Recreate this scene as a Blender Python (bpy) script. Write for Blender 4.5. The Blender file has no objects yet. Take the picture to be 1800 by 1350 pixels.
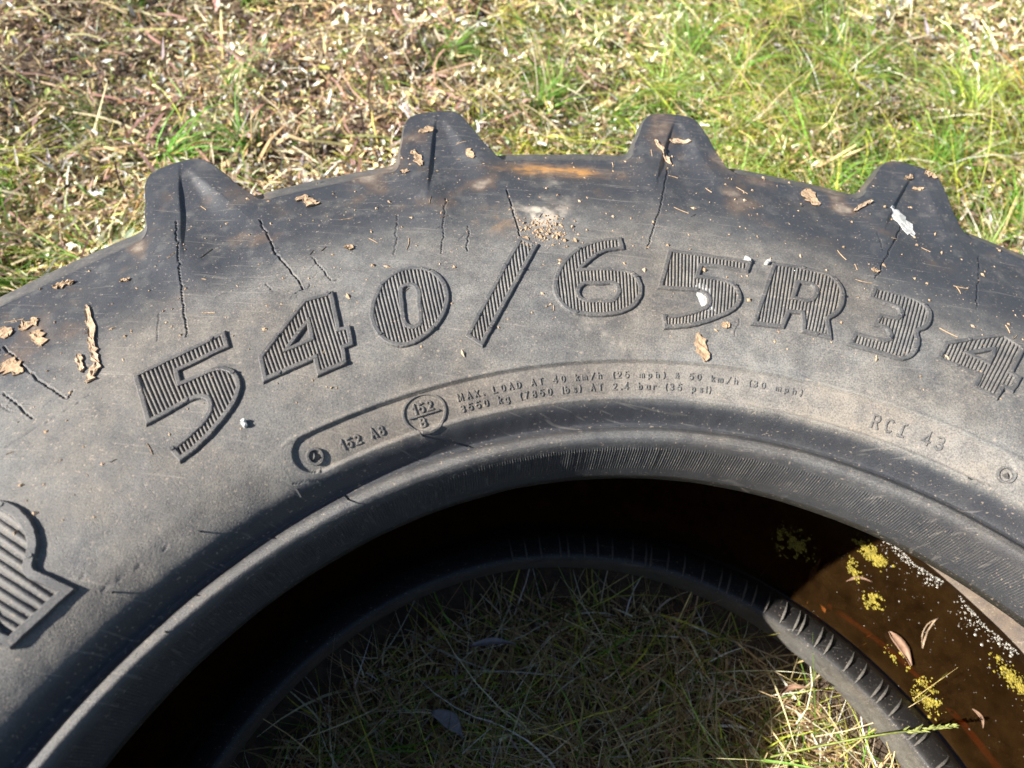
import bpy, math, random
import numpy as np
from mathutils import Matrix, Vector

# ------------------------------------------------------------------ camera, sky, sun, exposure
S = bpy.context.scene
COL = S.collection
cd = bpy.data.cameras.new("camera")
cam = bpy.data.objects.new("camera", cd); COL.objects.link(cam)
CAM_POS = (-0.16018, 0.18099, 0.92605)
cam.matrix_world = (Matrix.Translation(CAM_POS) @ Matrix.Rotation(math.radians(31.5588), 4, 'X')
                    @ Matrix.Rotation(math.radians(7.2597), 4, 'Z'))
cd.sensor_fit = 'HORIZONTAL'; cd.sensor_width = 36.0
cd.lens = 36.0 * 1191.394 / 1800.0
cd.clip_start = 0.02; cd.clip_end = 500.0
cd.dof.use_dof = True; cd.dof.focus_distance = 0.60; cd.dof.aperture_fstop = 6.0
S.camera = cam

SUN_AZ, SUN_EL = math.radians(195.0), math.radians(35.0)
w = bpy.data.worlds.new("World"); S.world = w; w.use_nodes = True
nt = w.node_tree
bg = nt.nodes["Background"]; bg.inputs[1].default_value = 0.05
sky = nt.nodes.new("ShaderNodeTexSky"); sky.sky_type = 'NISHITA'; sky.sun_disc = False
sky.sun_elevation = SUN_EL
sky.sun_rotation = math.atan2(math.cos(SUN_AZ), math.sin(SUN_AZ)) % (2 * math.pi)
nt.links.new(sky.outputs[0], bg.inputs[0])
sl = bpy.data.lights.new("sun", 'SUN'); sl.energy = 5.0; sl.angle = math.radians(0.5); sl.color = (1.0, 0.95, 0.88)
sun = bpy.data.objects.new("sun", sl); COL.objects.link(sun)
sdir = Vector((math.cos(SUN_AZ) * math.cos(SUN_EL), math.sin(SUN_AZ) * math.cos(SUN_EL), math.sin(SUN_EL)))
sun.rotation_euler = (-sdir).to_track_quat('-Z', 'Y').to_euler()
sun.location = sdir * 8
S.view_settings.view_transform = 'Standard'; S.view_settings.look = 'None'
S.view_settings.gamma = 1.0; S.view_settings.exposure = 1.65

random.seed(7); RNG = np.random.default_rng(11)

DATA = {
  '5a': [[[136.277,0.597],[135.937,0.5956],[135.431,0.5952],[134.921,0.5949],[134.406,0.5946],[133.887,0.5944],[133.364,0.5943],[132.837,0.5942],[132.306,0.5942],[131.771,0.5942],[131.231,0.5943],[130.688,0.5945],[130.14,0.5947],[129.589,0.595],[129.904,0.5767],[130.455,0.5766],[131.001,0.5766],[131.543,0.5766],[132.081,0.5767],[132.615,0.5769],[133.145,0.5771],[133.67,0.5774],[133.864,0.5664],[133.203,0.5657],[132.535,0.565],[131.519,0.5635],[130.956,0.5608],[130.602,0.5569],[130.349,0.5504],[130.355,0.5422],[130.593,0.5358],[131.48,0.5263],[132.443,0.5208],[133.188,0.5172],[133.931,0.5139],[134.477,0.5124],[135.02,0.5109],[135.56,0.5095],[136.191,0.5087],[136.817,0.508],[136.977,0.5209],[136.24,0.522],[135.497,0.5232],[134.851,0.5249],[134.203,0.5268],[133.576,0.53],[133.194,0.5349],[133.087,0.5395],[133.323,0.5437],[134.042,0.5464],[135.031,0.5465],[135.653,0.5464],[136.27,0.5463],[137.282,0.5465],[137.108,0.5541],[136.936,0.5619],[136.767,0.57],[136.602,0.5787],[136.439,0.5877]]],
  '4a': [[[128.435,0.5554],[127.905,0.5593],[127.375,0.5634],[126.843,0.5676],[126.311,0.5721],[125.777,0.5768],[125.243,0.5817],[124.707,0.5867],[124.171,0.592],[123.635,0.5974],[122.887,0.5969],[122.132,0.5966],[121.371,0.5964],[121.533,0.585],[121.694,0.574],[121.853,0.5637],[122.008,0.554],[121.249,0.5535],[121.416,0.5436],[121.581,0.5342],[122.337,0.5338],[122.667,0.5204],[123.295,0.52],[123.918,0.5197],[124.538,0.5194],[125.155,0.5192],[124.868,0.5335],[125.564,0.5331],[126.254,0.5329],[126.939,0.5327],[127.619,0.5326],[128.293,0.5325],[128.962,0.5326],[128.785,0.5398],[128.61,0.5475]],[[124.185,0.5686],[124.464,0.5545],[125.215,0.5539],[125.96,0.5535],[125.368,0.5583],[124.777,0.5633]]],
  '0': [[[119.452,0.5601],[119.054,0.5697],[118.406,0.5815],[117.654,0.5918],[116.84,0.5985],[115.998,0.6021],[115.127,0.6024],[114.37,0.5999],[113.685,0.5942],[113.18,0.5852],[112.929,0.5748],[112.9,0.5647],[113.089,0.555],[113.572,0.5442],[114.245,0.5353],[115.083,0.5282],[116.045,0.523],[117.055,0.5202],[117.861,0.5201],[118.517,0.5227],[119.127,0.528],[119.53,0.5361],[119.659,0.5459],[119.603,0.5539]],[[116.386,0.5734],[116.223,0.578],[115.983,0.5794],[115.691,0.5791],[115.455,0.5765],[115.37,0.5723],[115.687,0.5573],[115.994,0.5425],[116.135,0.5386],[116.419,0.5367],[116.739,0.5373],[116.947,0.5398],[117.001,0.5435],[116.726,0.5569]]],
  'slash': [[[112.805,0.5163],[112.31,0.5219],[111.818,0.5277],[111.327,0.5337],[110.833,0.54],[110.336,0.5467],[109.84,0.5538],[109.345,0.561],[108.848,0.5686],[108.346,0.5768],[107.842,0.5854],[107.338,0.5943],[106.84,0.6034],[106.345,0.6127],[105.851,0.6225],[105.192,0.6157],[104.526,0.6091],[105.031,0.5994],[105.542,0.5899],[106.056,0.5806],[106.569,0.5718],[107.077,0.5636],[107.579,0.5558],[108.083,0.5483],[108.587,0.5412],[109.089,0.5344],[109.586,0.528],[110.084,0.5218],[110.584,0.5159],[111.088,0.5101],[111.596,0.5044],[112.206,0.5103]]],
  '6': [[[97.564,0.6167],[97.577,0.5996],[98.46,0.5978],[99.177,0.5953],[99.811,0.591],[100.551,0.584],[101.114,0.5778],[101.539,0.573],[100.562,0.5736],[99.424,0.5735],[98.417,0.5723],[97.648,0.5703],[97.099,0.565],[96.812,0.5571],[96.804,0.5477],[97.07,0.5393],[97.58,0.5321],[98.302,0.5265],[99.301,0.5229],[100.27,0.5215],[101.343,0.5211],[102.325,0.5226],[103.28,0.5252],[103.935,0.531],[104.347,0.5398],[104.441,0.548],[104.261,0.5572],[103.85,0.5681],[103.229,0.5799],[102.398,0.5914],[101.44,0.6013],[100.431,0.6083],[99.468,0.6127],[98.474,0.6156]],[[101.473,0.5541],[100.321,0.554],[99.282,0.5541],[99.031,0.5518],[99.018,0.5471],[99.248,0.5418],[99.663,0.5378],[100.713,0.5379],[101.755,0.5384],[102.126,0.5404],[102.247,0.5449],[102.078,0.5494],[101.786,0.5527]]],
  '5b': [[[93.818,0.6031],[93.066,0.6025],[92.312,0.602],[91.528,0.6016],[90.742,0.6015],[89.903,0.6011],[89.063,0.6008],[88.339,0.6006],[87.614,0.6005],[86.889,0.6005],[87.384,0.5843],[88.682,0.5845],[90.097,0.5846],[91.212,0.5838],[91.633,0.5708],[90.543,0.5712],[89.526,0.5702],[88.873,0.5673],[88.421,0.5607],[88.249,0.5507],[88.462,0.5425],[88.983,0.535],[89.782,0.5288],[91.312,0.5201],[92.845,0.5139],[94.063,0.5115],[95.337,0.5102],[95.436,0.5233],[93.937,0.5252],[92.963,0.5284],[91.983,0.5331],[91.484,0.5365],[91.268,0.5408],[91.28,0.5454],[91.479,0.5485],[91.803,0.5507],[92.493,0.5511],[93.948,0.5505],[95.454,0.5505],[95.144,0.5598],[94.826,0.5697],[94.492,0.5804],[94.151,0.5916]]],
  'R': [[[85.154,0.6042],[84.305,0.6056],[83.458,0.6072],[82.346,0.6076],[81.245,0.6068],[80.262,0.6052],[79.7,0.598],[79.418,0.5867],[79.445,0.5744],[79.635,0.5648],[79.943,0.5571],[80.419,0.5497],[80.803,0.5452],[80.745,0.5346],[80.65,0.5248],[81.929,0.5245],[83.242,0.5248],[83.201,0.5349],[83.239,0.5444],[84.169,0.5424],[84.792,0.5247],[86.202,0.5237],[87.588,0.5227],[87.33,0.5308],[87.056,0.5395],[86.763,0.5489],[86.463,0.5587],[86.156,0.5689],[85.826,0.5802],[85.485,0.592]],[[83.08,0.5825],[82.203,0.5835],[81.945,0.5807],[81.968,0.5742],[82.214,0.5671],[82.574,0.5637],[83.031,0.5631],[83.625,0.5633]]],
  '3': [[[76.886,0.6064],[75.707,0.6073],[74.533,0.6086],[73.523,0.6078],[72.777,0.6041],[72.366,0.5976],[72.301,0.5871],[72.516,0.5761],[72.891,0.568],[73.458,0.5606],[73.318,0.5533],[73.4,0.5432],[73.698,0.5341],[74.128,0.5283],[74.683,0.5247],[75.478,0.5238],[76.445,0.5236],[77.792,0.5233],[79.256,0.5234],[78.74,0.539],[77.592,0.5395],[76.424,0.5403],[76.108,0.5413],[75.902,0.5455],[75.877,0.5492],[76.061,0.5522],[76.428,0.5532],[77.218,0.5524],[76.61,0.5699],[75.673,0.5704],[75.307,0.5715],[75.034,0.5754],[74.936,0.5803],[75.095,0.5847],[75.446,0.5864],[76.217,0.5867],[77.353,0.5866]]],
  '4b': [[[71.271,0.5616],[70.538,0.568],[69.8,0.5748],[69.059,0.5821],[68.246,0.5899],[67.443,0.5979],[66.655,0.6061],[66.059,0.6038],[65.463,0.6016],[64.868,0.5995],[65.192,0.585],[65.51,0.5711],[65.786,0.5587],[65.104,0.5577],[65.387,0.5452],[65.63,0.5368],[66.324,0.5373],[66.675,0.523],[67.381,0.5233],[68.09,0.5237],[68.802,0.5241],[68.465,0.5387],[69.337,0.5381],[70.215,0.5378],[71.086,0.5377],[71.962,0.5378],[71.623,0.5494]],[[67.513,0.5745],[67.877,0.5594],[68.996,0.5604],[68.258,0.5672]]],
  'Rbig': [[[147.854,0.5705],[147.214,0.5664],[146.904,0.5625],[146.644,0.5577],[146.337,0.5488],[146.234,0.5396],[146.284,0.53],[146.635,0.5204],[147.137,0.5137],[147.769,0.5085],[147.928,0.5055],[147.749,0.5002],[147.573,0.4952],[147.395,0.4902],[147.218,0.4853],[147.039,0.4806],[147.516,0.4804],[147.989,0.4803],[148.458,0.4802],[148.923,0.4801],[149.384,0.4801],[149.841,0.48],[150.294,0.4801],[150.742,0.4801],[151.187,0.4802],[151.627,0.4802],[152.063,0.4803],[152.174,0.4852],[152.286,0.4901],[152.129,0.4953],[151.977,0.5006],[151.836,0.5062],[152.476,0.5081],[152.927,0.5058],[153.378,0.5036],[153.83,0.5015],[153.952,0.5063],[154.076,0.5113],[154.199,0.5163],[154.321,0.5213],[154.442,0.5264],[154.562,0.5315],[154.168,0.5344],[153.774,0.5374],[153.38,0.5404],[152.988,0.5436],[152.595,0.5469],[152.203,0.5503],[151.818,0.5519],[151.43,0.5535],[151.04,0.5551],[150.648,0.5568],[150.254,0.5586],[149.858,0.5604],[149.46,0.5623],[149.061,0.5642],[148.66,0.5662],[148.258,0.5683]]],
  'cracks': [[[[123.917,0.7267],[123.95,0.7122],[123.894,0.7006],[123.888,0.6811],[123.957,0.6685],[123.828,0.6648],[123.676,0.6531],[123.504,0.6424],[123.479,0.6329],[123.324,0.6253],[123.262,0.6177],[123.312,0.6108]],2.4],[[[123.293,0.6115],[123.574,0.6108],[123.892,0.6103]],1.2],[[[123.293,0.6115],[122.86,0.6113],[122.675,0.615]],1.0],[[[128.988,0.7646],[129.367,0.7409],[129.808,0.7141],[130.318,0.6896],[130.801,0.6664],[131.137,0.6519],[131.443,0.6378],[131.686,0.6237],[131.832,0.6148],[132.119,0.6095]],1.7],[[[141.683,0.7034],[141.566,0.6906],[141.429,0.67],[141.336,0.6584],[141.139,0.6434],[140.953,0.633],[140.711,0.6223],[140.493,0.6121],[140.264,0.6109],[139.891,0.615]],2.0],[[[143.181,0.6518],[143.02,0.6422],[142.894,0.6318],[142.883,0.6246],[142.691,0.6123]],1.6],[[[145.151,0.6034],[144.054,0.603],[142.934,0.6027],[141.638,0.6017],[140.31,0.6011],[139.196,0.6027]],0.9],[[[132.823,0.6505],[133.351,0.6348],[133.852,0.6195]],0.9],[[[105.615,0.7024],[105.631,0.692],[105.603,0.6788],[105.677,0.6624],[105.63,0.6511],[105.669,0.6349],[105.739,0.623]],1.8],[[[110.549,0.6929],[111.071,0.665],[111.391,0.6547],[111.638,0.6393],[112.041,0.6259],[112.402,0.6129]],1.2],[[[114.483,0.6829],[114.949,0.6627],[115.294,0.6433],[115.922,0.6245]],1.1],[[[109.526,0.6478],[109.595,0.6391],[109.93,0.6286],[110.291,0.6103]],1.3],[[[92.156,0.7545],[92.637,0.7271],[92.985,0.7061],[93.574,0.6766],[93.991,0.6563],[94.493,0.6416],[94.806,0.6278],[95.543,0.6041]],1.6],[[[74.146,0.7279],[74.588,0.7073],[74.876,0.6921],[75.262,0.6758],[75.45,0.6644],[75.877,0.65],[76.177,0.6343],[76.657,0.62]],1.5],[[[76.181,0.6975],[76.042,0.6806],[75.878,0.6685]],1.0],[[[68.158,0.7269],[68.26,0.7033],[68.36,0.6781],[68.584,0.6543],[68.588,0.6249]],1.3],[[[121.704,0.6513],[121.575,0.6401],[121.349,0.6295],[121.295,0.621],[121.085,0.6119],[120.501,0.6104]],1.2],[[[125.569,0.6333],[125.461,0.6292],[125.335,0.621]],1.1],[[[143.704,0.6435],[143.477,0.6309]],1.0],[[[88.567,0.5276],[89.037,0.5103]],0.8],[[[130.627,0.4595],[128.675,0.4547],[126.736,0.4526]],0.7],[[[140.731,0.4666],[142.521,0.4679],[144.505,0.4692],[146.333,0.4717]],0.8],[[[146.046,0.4838],[148.424,0.4866],[150.228,0.4902]],0.7]],
  'flakes': [[[[136.402,0.7003],[137.258,0.6529]],14,"bark","dark curled strip of bark above the first numeral 5, left of it"],[[[138.405,0.6478],[138.843,0.6278]],12,"bark","narrow bark scrap left of the hooked one, beside the long crack"],[[[137.385,0.6578],[137.736,0.6273]],13,"bark","bent tan bark sliver directly under the dark curled strip"],[[[137.765,0.6276],[138.872,0.6142]],20,"bark","hook-shaped crumbling bark scrap at the foot of the bark sliver"],[[[140.425,0.7137],[139.227,0.7141]],22,"mud","crumbled tan mud flake nearest the tyre edge at far left"],[[[139.836,0.7015],[139.752,0.6801]],18,"mud","rough mud flake just below the crumbled one at far left"],[[[141.465,0.7273],[141.028,0.7109]],18,"mud","thick mud lump casting a shadow at the left picture edge"],[[[142.195,0.6834],[141.684,0.6614]],24,"mud","flat mud flake lying over the upper left crack"],[[[137.521,0.7503],[136.282,0.747]],14,"mud","flat tan flake on the rounded tyre edge left of the first lug"],[[[133.944,0.713],[133.326,0.7099]],8,"mud","small orange-brown flake between the first lug and the flat edge flake"],[[[120.744,0.7495],[119.697,0.7304]],24,"mud","rough mud patch on the edge between first and second lug"],[[[110.773,0.8168],[109.653,0.8219]],16,"mud","mud flake on the top of the second lug"],[[[111.581,0.7882],[111.394,0.7586]],14,"mud","slanting mud flake half way down the second lug"],[[[112.996,0.7554],[112.434,0.7495]],9,"mud","tiny mud flake at the left foot of the second lug"],[[[107.691,0.7789],[107.389,0.7613]],12,"mud","tan flake on the right shoulder of the second lug"],[[[92.986,0.7984],[92.45,0.7816]],10,"bark","thin pale bark curl on the left crest of the third lug"],[[[92.508,0.7875],[91.961,0.7612]],13,"bark","long hanging bark curl in the crease of the third lug"],[[[91.718,0.8052],[90.231,0.8021]],18,"bark","ragged bark scrap right of the crease of the third lug"],[[[81.265,0.7564],[80.431,0.7327]],26,"mud","broad tan flake on the edge between third and fourth lug"],[[[92.286,0.5083],[91.849,0.4844]],15,"mud","long orange-brown flake below the second numeral 5"],[[[90.112,0.5174],[89.493,0.521]],9,"mud","small tan flake under the bowl of the second numeral 5"],[[[73.942,0.8196],[73.321,0.8318]],10,"mud","small pinkish flake in the crease of the fourth lug"],[[[72.475,0.8472],[71.627,0.8426]],14,"mud","smooth tan patch on the crown of the fourth lug"],[[[73.235,0.8116],[72.49,0.8144]],8,"mud","thin tan flake below the crown of the fourth lug"],[[[119.145,0.6513],[118.566,0.6457]],8,"mud","small tan flake right of the widest crack"],[[[76.857,0.6348],[76.28,0.6319]],9,"mud","tan flake at the lower end of the crack above the numeral 3"],[[[91.598,0.562],[91.069,0.5319]],20,"white","pale bird dropping on the bowl of the second numeral 5"],[[[74.519,0.7644],[73.536,0.717]],28,"white","flat grey-white bird dropping below the fourth lug"],[[[131.546,0.5125],[131.669,0.5065]],9,"white","small white pebble right of the first numeral 5"],[[[87.482,0.6044],[87.054,0.5998]],8,"white","white pebble at the end of the bar of the second numeral 5"],[[[85.821,0.6003],[85.346,0.6059]],7,"white","tiny white pebble above the letter R"],[[[77.773,0.7321],[76.315,0.7603]],12,"bark","scrap of dry straw on the edge left of the fourth lug"],[[[105.889,0.6223],[104.781,0.6059]],16,"mud","mud cap on the upper end of the slash"]],
}

# ------------------------------------------------------------------ helpers
def prop(o, label=None, cat=None, group=None, kind=None):
    if label: o['label'] = label
    if cat: o['category'] = cat
    if group: o['group'] = group
    if kind: o['kind'] = kind
    return o

def np_mesh(name, V, F, mat=None, smooth=True, col=None, attrs=None, normals=None):
    V = np.asarray(V, np.float32); F = np.asarray(F, np.int32); n = F.shape[1]
    me = bpy.data.meshes.new(name)
    me.vertices.add(len(V)); me.vertices.foreach_set("co", V.ravel())
    me.loops.add(F.size); me.loops.foreach_set("vertex_index", F.ravel())
    me.polygons.add(len(F))
    me.polygons.foreach_set("loop_start", np.arange(0, F.size, n, dtype=np.int32))
    me.polygons.foreach_set("use_smooth", np.full(len(F), smooth, dtype=bool))
    if mat: me.materials.append(mat)
    if col is not None:
        a = me.attributes.new("Col", 'FLOAT_COLOR', 'POINT')
        c = np.ones((len(V), 4), np.float32); c[:, :3] = col
        a.data.foreach_set("color", c.ravel())
    for k, v in (attrs or {}).items():
        a = me.attributes.new(k, 'FLOAT', 'POINT')
        a.data.foreach_set("value", np.broadcast_to(np.asarray(v, np.float32), (len(V),)).copy())
    me.update(calc_edges=True)
    if normals is not None:
        me.normals_split_custom_set_from_vertices(np.asarray(normals, np.float32).tolist() if len(V) < 1 else [tuple(x) for x in np.asarray(normals, np.float32).tolist()])
    return me

def link(name, me, parent=None, loc=None):
    o = bpy.data.objects.new(name, me); COL.objects.link(o)
    if parent is not None: o.parent = parent
    if loc is not None: o.location = loc
    return o

def empty(name, loc=(0, 0, 0)):
    o = bpy.data.objects.new(name, None); COL.objects.link(o); o.location = loc
    o.empty_display_size = 0.05
    return o

def sstep(a, b, x):
    t = np.clip((x - a) / (b - a), 0, 1); return t * t * (3 - 2 * t)

_lat = np.random.default_rng(5).random((256, 256)).astype(np.float32)
def vnoise(x, y):
    xi = np.floor(x).astype(int); yi = np.floor(y).astype(int); fx = x - xi; fy = y - yi
    fx = fx * fx * (3 - 2 * fx); fy = fy * fy * (3 - 2 * fy)
    a = _lat[xi & 255, yi & 255]; b = _lat[(xi + 1) & 255, yi & 255]
    c = _lat[xi & 255, (yi + 1) & 255]; d = _lat[(xi + 1) & 255, (yi + 1) & 255]
    return (a * (1 - fx) + b * fx) * (1 - fy) + (c * (1 - fx) + d * fx) * fy
def fbm(x, y, o=4):
    s = 0; a = .5; n = 0
    for i in range(o):
        s = s + a * vnoise(x + 17.3 * i, y + 9.1 * i); n += a; a *= .5; x = x * 2.03; y = y * 2.03
    return s / n

def pchip(x, y, xx):
    h = np.diff(x); dl = np.diff(y) / h; m = np.zeros_like(y)
    pr = dl[1:] * dl[:-1]
    m[1:-1] = np.where(pr > 0, 2 * pr / np.where(pr > 0, dl[1:] + dl[:-1], 1), 0); m[0] = dl[0]; m[-1] = dl[-1]
    i = np.clip(np.searchsorted(x, xx) - 1, 0, len(h) - 1); t = (xx - x[i]) / h[i]
    return (2*t**3-3*t**2+1)*y[i]+(t**3-2*t**2+t)*h[i]*m[i]+(-2*t**3+3*t**2)*y[i+1]+(t**3-t**2)*h[i]*m[i+1]

# ------------------------------------------------------------------ materials
def mat(name):
    m = bpy.data.materials.new(name); m.use_nodes = True
    n = m.node_tree.nodes; return m, n, m.node_tree.links, n["Principled BSDF"]
def node(n, t, **k):
    x = n.new(t)
    for a, v in k.items(): setattr(x, a, v)
    return x
def ramp(n, l, src, stops):
    r = n.new("ShaderNodeValToRGB"); l.new(src, r.inputs[0])
    e = r.color_ramp.elements
    while len(e) < len(stops): e.new(0.5)
    for q, (p, c) in zip(e, stops): q.position = p; q.color = (*c, 1) if len(c) == 3 else c
    return r
def noise(n, l, co, scale, detail=4, rough=.55):
    x = n.new("ShaderNodeTexNoise"); x.inputs["Scale"].default_value = scale
    x.inputs["Detail"].default_value = detail; x.inputs["Roughness"].default_value = rough
    l.new(co, x.inputs["Vector"]); return x
def mixc(n, l, fac, a, b):
    x = n.new("ShaderNodeMix"); x.data_type = 'RGBA'
    for s, v in ((0, fac), (6, a), (7, b)):
        if isinstance(v, (tuple, list)): x.inputs[s].default_value = (*v, 1)
        elif isinstance(v, (int, float)): x.inputs[s].default_value = v
        else: l.new(v, x.inputs[s])
    return x.outputs[2]
def mth(n, l, op, a, b=None, clamp=False):
    x = n.new("ShaderNodeMath"); x.operation = op; x.use_clamp = clamp
    for i, v in enumerate((a, b)):
        if v is None: continue
        if isinstance(v, (int, float)): x.inputs[i].default_value = v
        else: l.new(v, x.inputs[i])
    return x.outputs[0]

def rubber(name, base=(.021, .024, .031), bump=.35):
    m, n, l, p = mat(name)
    tc = node(n, "ShaderNodeTexCoord").outputs["Object"]
    dust_shade = node(n, "ShaderNodeAttribute", attribute_name="dust_shade").outputs["Fac"]
    rust = node(n, "ShaderNodeAttribute", attribute_name="rust").outputs["Fac"]
    pale = node(n, "ShaderNodeAttribute", attribute_name="pale").outputs["Fac"]
    crk = node(n, "ShaderNodeAttribute", attribute_name="crackle").outputs["Fac"]
    fine = noise(n, l, tc, 850, 4, .75); mid = noise(n, l, tc, 60, 6, .65); big = noise(n, l, tc, 11, 4)
    # dust film broken up at several scales
    f = mth(n, l, 'MULTIPLY', dust_shade, ramp(n, l, mid.outputs[0], [(.28, (.55,)*3), (.72, (1.3,)*3)]).outputs[0])
    f = mth(n, l, 'MULTIPLY', f, ramp(n, l, fine.outputs[0], [(.34, (.35,)*3), (.66, (1.5,)*3)]).outputs[0], True)
    dcol = mixc(n, l, ramp(n, l, big.outputs[0], [(.35, (0,)*3), (.65, (1,)*3)]).outputs[0], (.215, .207, .188), (.208, .184, .150))
    c = mixc(n, l, f, base, dcol)
    rf = mth(n, l, 'MULTIPLY', rust, ramp(n, l, mid.outputs[0], [(.3, (.4,)*3), (.6, (1.1,)*3)]).outputs[0], True)
    c = mixc(n, l, rf, c, (.30, .155, .05))
    pf = mth(n, l, 'MULTIPLY', pale, ramp(n, l, mid.outputs[0], [(.35, (.0,)*3), (.6, (1.,)*3)]).outputs[0], True)
    c = mixc(n, l, pf, c, (.42, .37, .30))
    # little pale specks and tan scuffs
    sp = noise(n, l, tc, 420, 2, .5)
    sk = ramp(n, l, sp.outputs[0], [(.655, (0,)*3), (.70, (1,)*3)])
    c = mixc(n, l, mth(n, l, 'MULTIPLY', sk.outputs[0], .45), c, (.34, .27, .20))
    # fine scratches: stretched noise in two directions
    for ang, sc in ((.5, 1.0), (-1.0, 1.3), (1.35, .8)):
        mp = node(n, "ShaderNodeMapping"); l.new(tc, mp.inputs[0])
        mp.inputs["Rotation"].default_value = (0, 0, ang); mp.inputs["Scale"].default_value = (14 * sc, 420 * sc, 30)
        ns = noise(n, l, mp.outputs[0], 1.0, 2, .5)
        rs = ramp(n, l, ns.outputs[0], [(.68, (0,)*3), (.73, (1,)*3)])
        c = mixc(n, l, mth(n, l, 'MULTIPLY', rs.outputs[0], .15), c, (.36, .32, .27))
    l.new(c, p.inputs["Base Color"])
    l.new(ramp(n, l, f, [(0, (.40,)*3), (.7, (.85,)*3)]).outputs[0], p.inputs["Roughness"])
    p.inputs["Specular IOR Level"].default_value = .42
    vor = node(n, "ShaderNodeTexVoronoi", feature='DISTANCE_TO_EDGE'); vor.inputs["Scale"].default_value = 560
    wob = noise(n, l, tc, 120, 3)
    vm = node(n, "ShaderNodeVectorMath", operation='MULTIPLY_ADD'); l.new(wob.outputs[1], vm.inputs[0]); vm.inputs[1].default_value = (.004,)*3; l.new(tc, vm.inputs[2])
    l.new(vm.outputs[0], vor.inputs["Vector"])
    ve = ramp(n, l, vor.outputs[0], [(0, (0,)*3), (.10, (1,)*3)])
    h = mth(n, l, 'MULTIPLY', ve.outputs[0], mth(n, l, 'MULTIPLY', crk, .42))
    h = mth(n, l, 'ADD', h, mth(n, l, 'MULTIPLY', fine.outputs[0], .7))
    h = mth(n, l, 'ADD', h, mth(n, l, 'MULTIPLY', mid.outputs[0], .5))
    b = node(n, "ShaderNodeBump"); b.inputs["Strength"].default_value = bump; b.inputs["Distance"].default_value = .0016
    l.new(h, b.inputs["Height"]); l.new(b.outputs[0], p.inputs["Normal"])
    return m
M_RUB = rubber("weathered_rubber")
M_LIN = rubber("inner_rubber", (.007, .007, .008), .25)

def simple(name, a, b, scale, rough=.85, bump=.3, dist=.001, spec=.3):
    m, n, l, p = mat(name)
    tc = node(n, "ShaderNodeTexCoord").outputs["Object"]
    ns = noise(n, l, tc, scale, 5, .65)
    l.new(mixc(n, l, ramp(n, l, ns.outputs[0], [(.3, (0,)*3), (.7, (1,)*3)]).outputs[0], a, b), p.inputs["Base Color"])
    p.inputs["Roughness"].default_value = rough; p.inputs["Specular IOR Level"].default_value = spec
    bp = node(n, "ShaderNodeBump"); bp.inputs["Strength"].default_value = bump; bp.inputs["Distance"].default_value = dist
    l.new(ns.outputs[0], bp.inputs["Height"]); l.new(bp.outputs[0], p.inputs["Normal"])
    return m
M_SOIL = simple("soil", (.05, .036, .025), (.13, .092, .062), 60, .95, .8, .01)
M_MUD = simple("dried_mud", (.17, .11, .065), (.42, .30, .19), 260, .95, .8, .002)
M_BARK = simple("bark", (.22, .155, .10), (.46, .34, .23), 200, .95, .9, .002)
M_WHITE = simple("bird_dropping", (.26, .26, .25), (.56, .55, .51), 300, .9, .5, .001)
M_ALGAE = simple("algae", (.12, .10, .012), (.34, .27, .04), 140, .7, .4, .002)
M_FOAM = simple("foam", (.11, .10, .085), (.33, .31, .27), 300, .25, .1, .001, .5)
M_LEAF = simple("dead_leaf", (.15, .085, .05), (.30, .19, .13), 120, .7, .5, .001)
M_HAIR = simple("rubber_hair", (.02, .02, .022), (.05, .05, .05), 300, .6, .2)

def veg(name, trans=.35, rough=.55):
    m, n, l, p = mat(name)
    a = node(n, "ShaderNodeAttribute", attribute_name="Col")
    tc = node(n, "ShaderNodeTexCoord").outputs["Object"]
    ns = noise(n, l, tc, 240, 3)
    c = mixc(n, l, mth(n, l, 'MULTIPLY', ramp(n, l, ns.outputs[0], [(.35, (1,)*3), (.6, (0,)*3)]).outputs[0], .45), a.outputs["Color"], (.07, .05, .03))
    l.new(c, p.inputs["Base Color"]); p.inputs["Roughness"].default_value = rough
    p.inputs["Specular IOR Level"].default_value = .35
    t = node(n, "ShaderNodeBsdfTranslucent"); l.new(c, t.inputs[0])
    mx = node(n, "ShaderNodeMixShader"); mx.inputs[0].default_value = trans
    l.new(p.outputs[0], mx.inputs[1]); l.new(t.outputs[0], mx.inputs[2])
    l.new(mx.outputs[0], n["Material Output"].inputs[0])
    return m
M_GRASS = veg("grass_blades", .42); M_LIT = veg("dry_litter", .15, .7)

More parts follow.
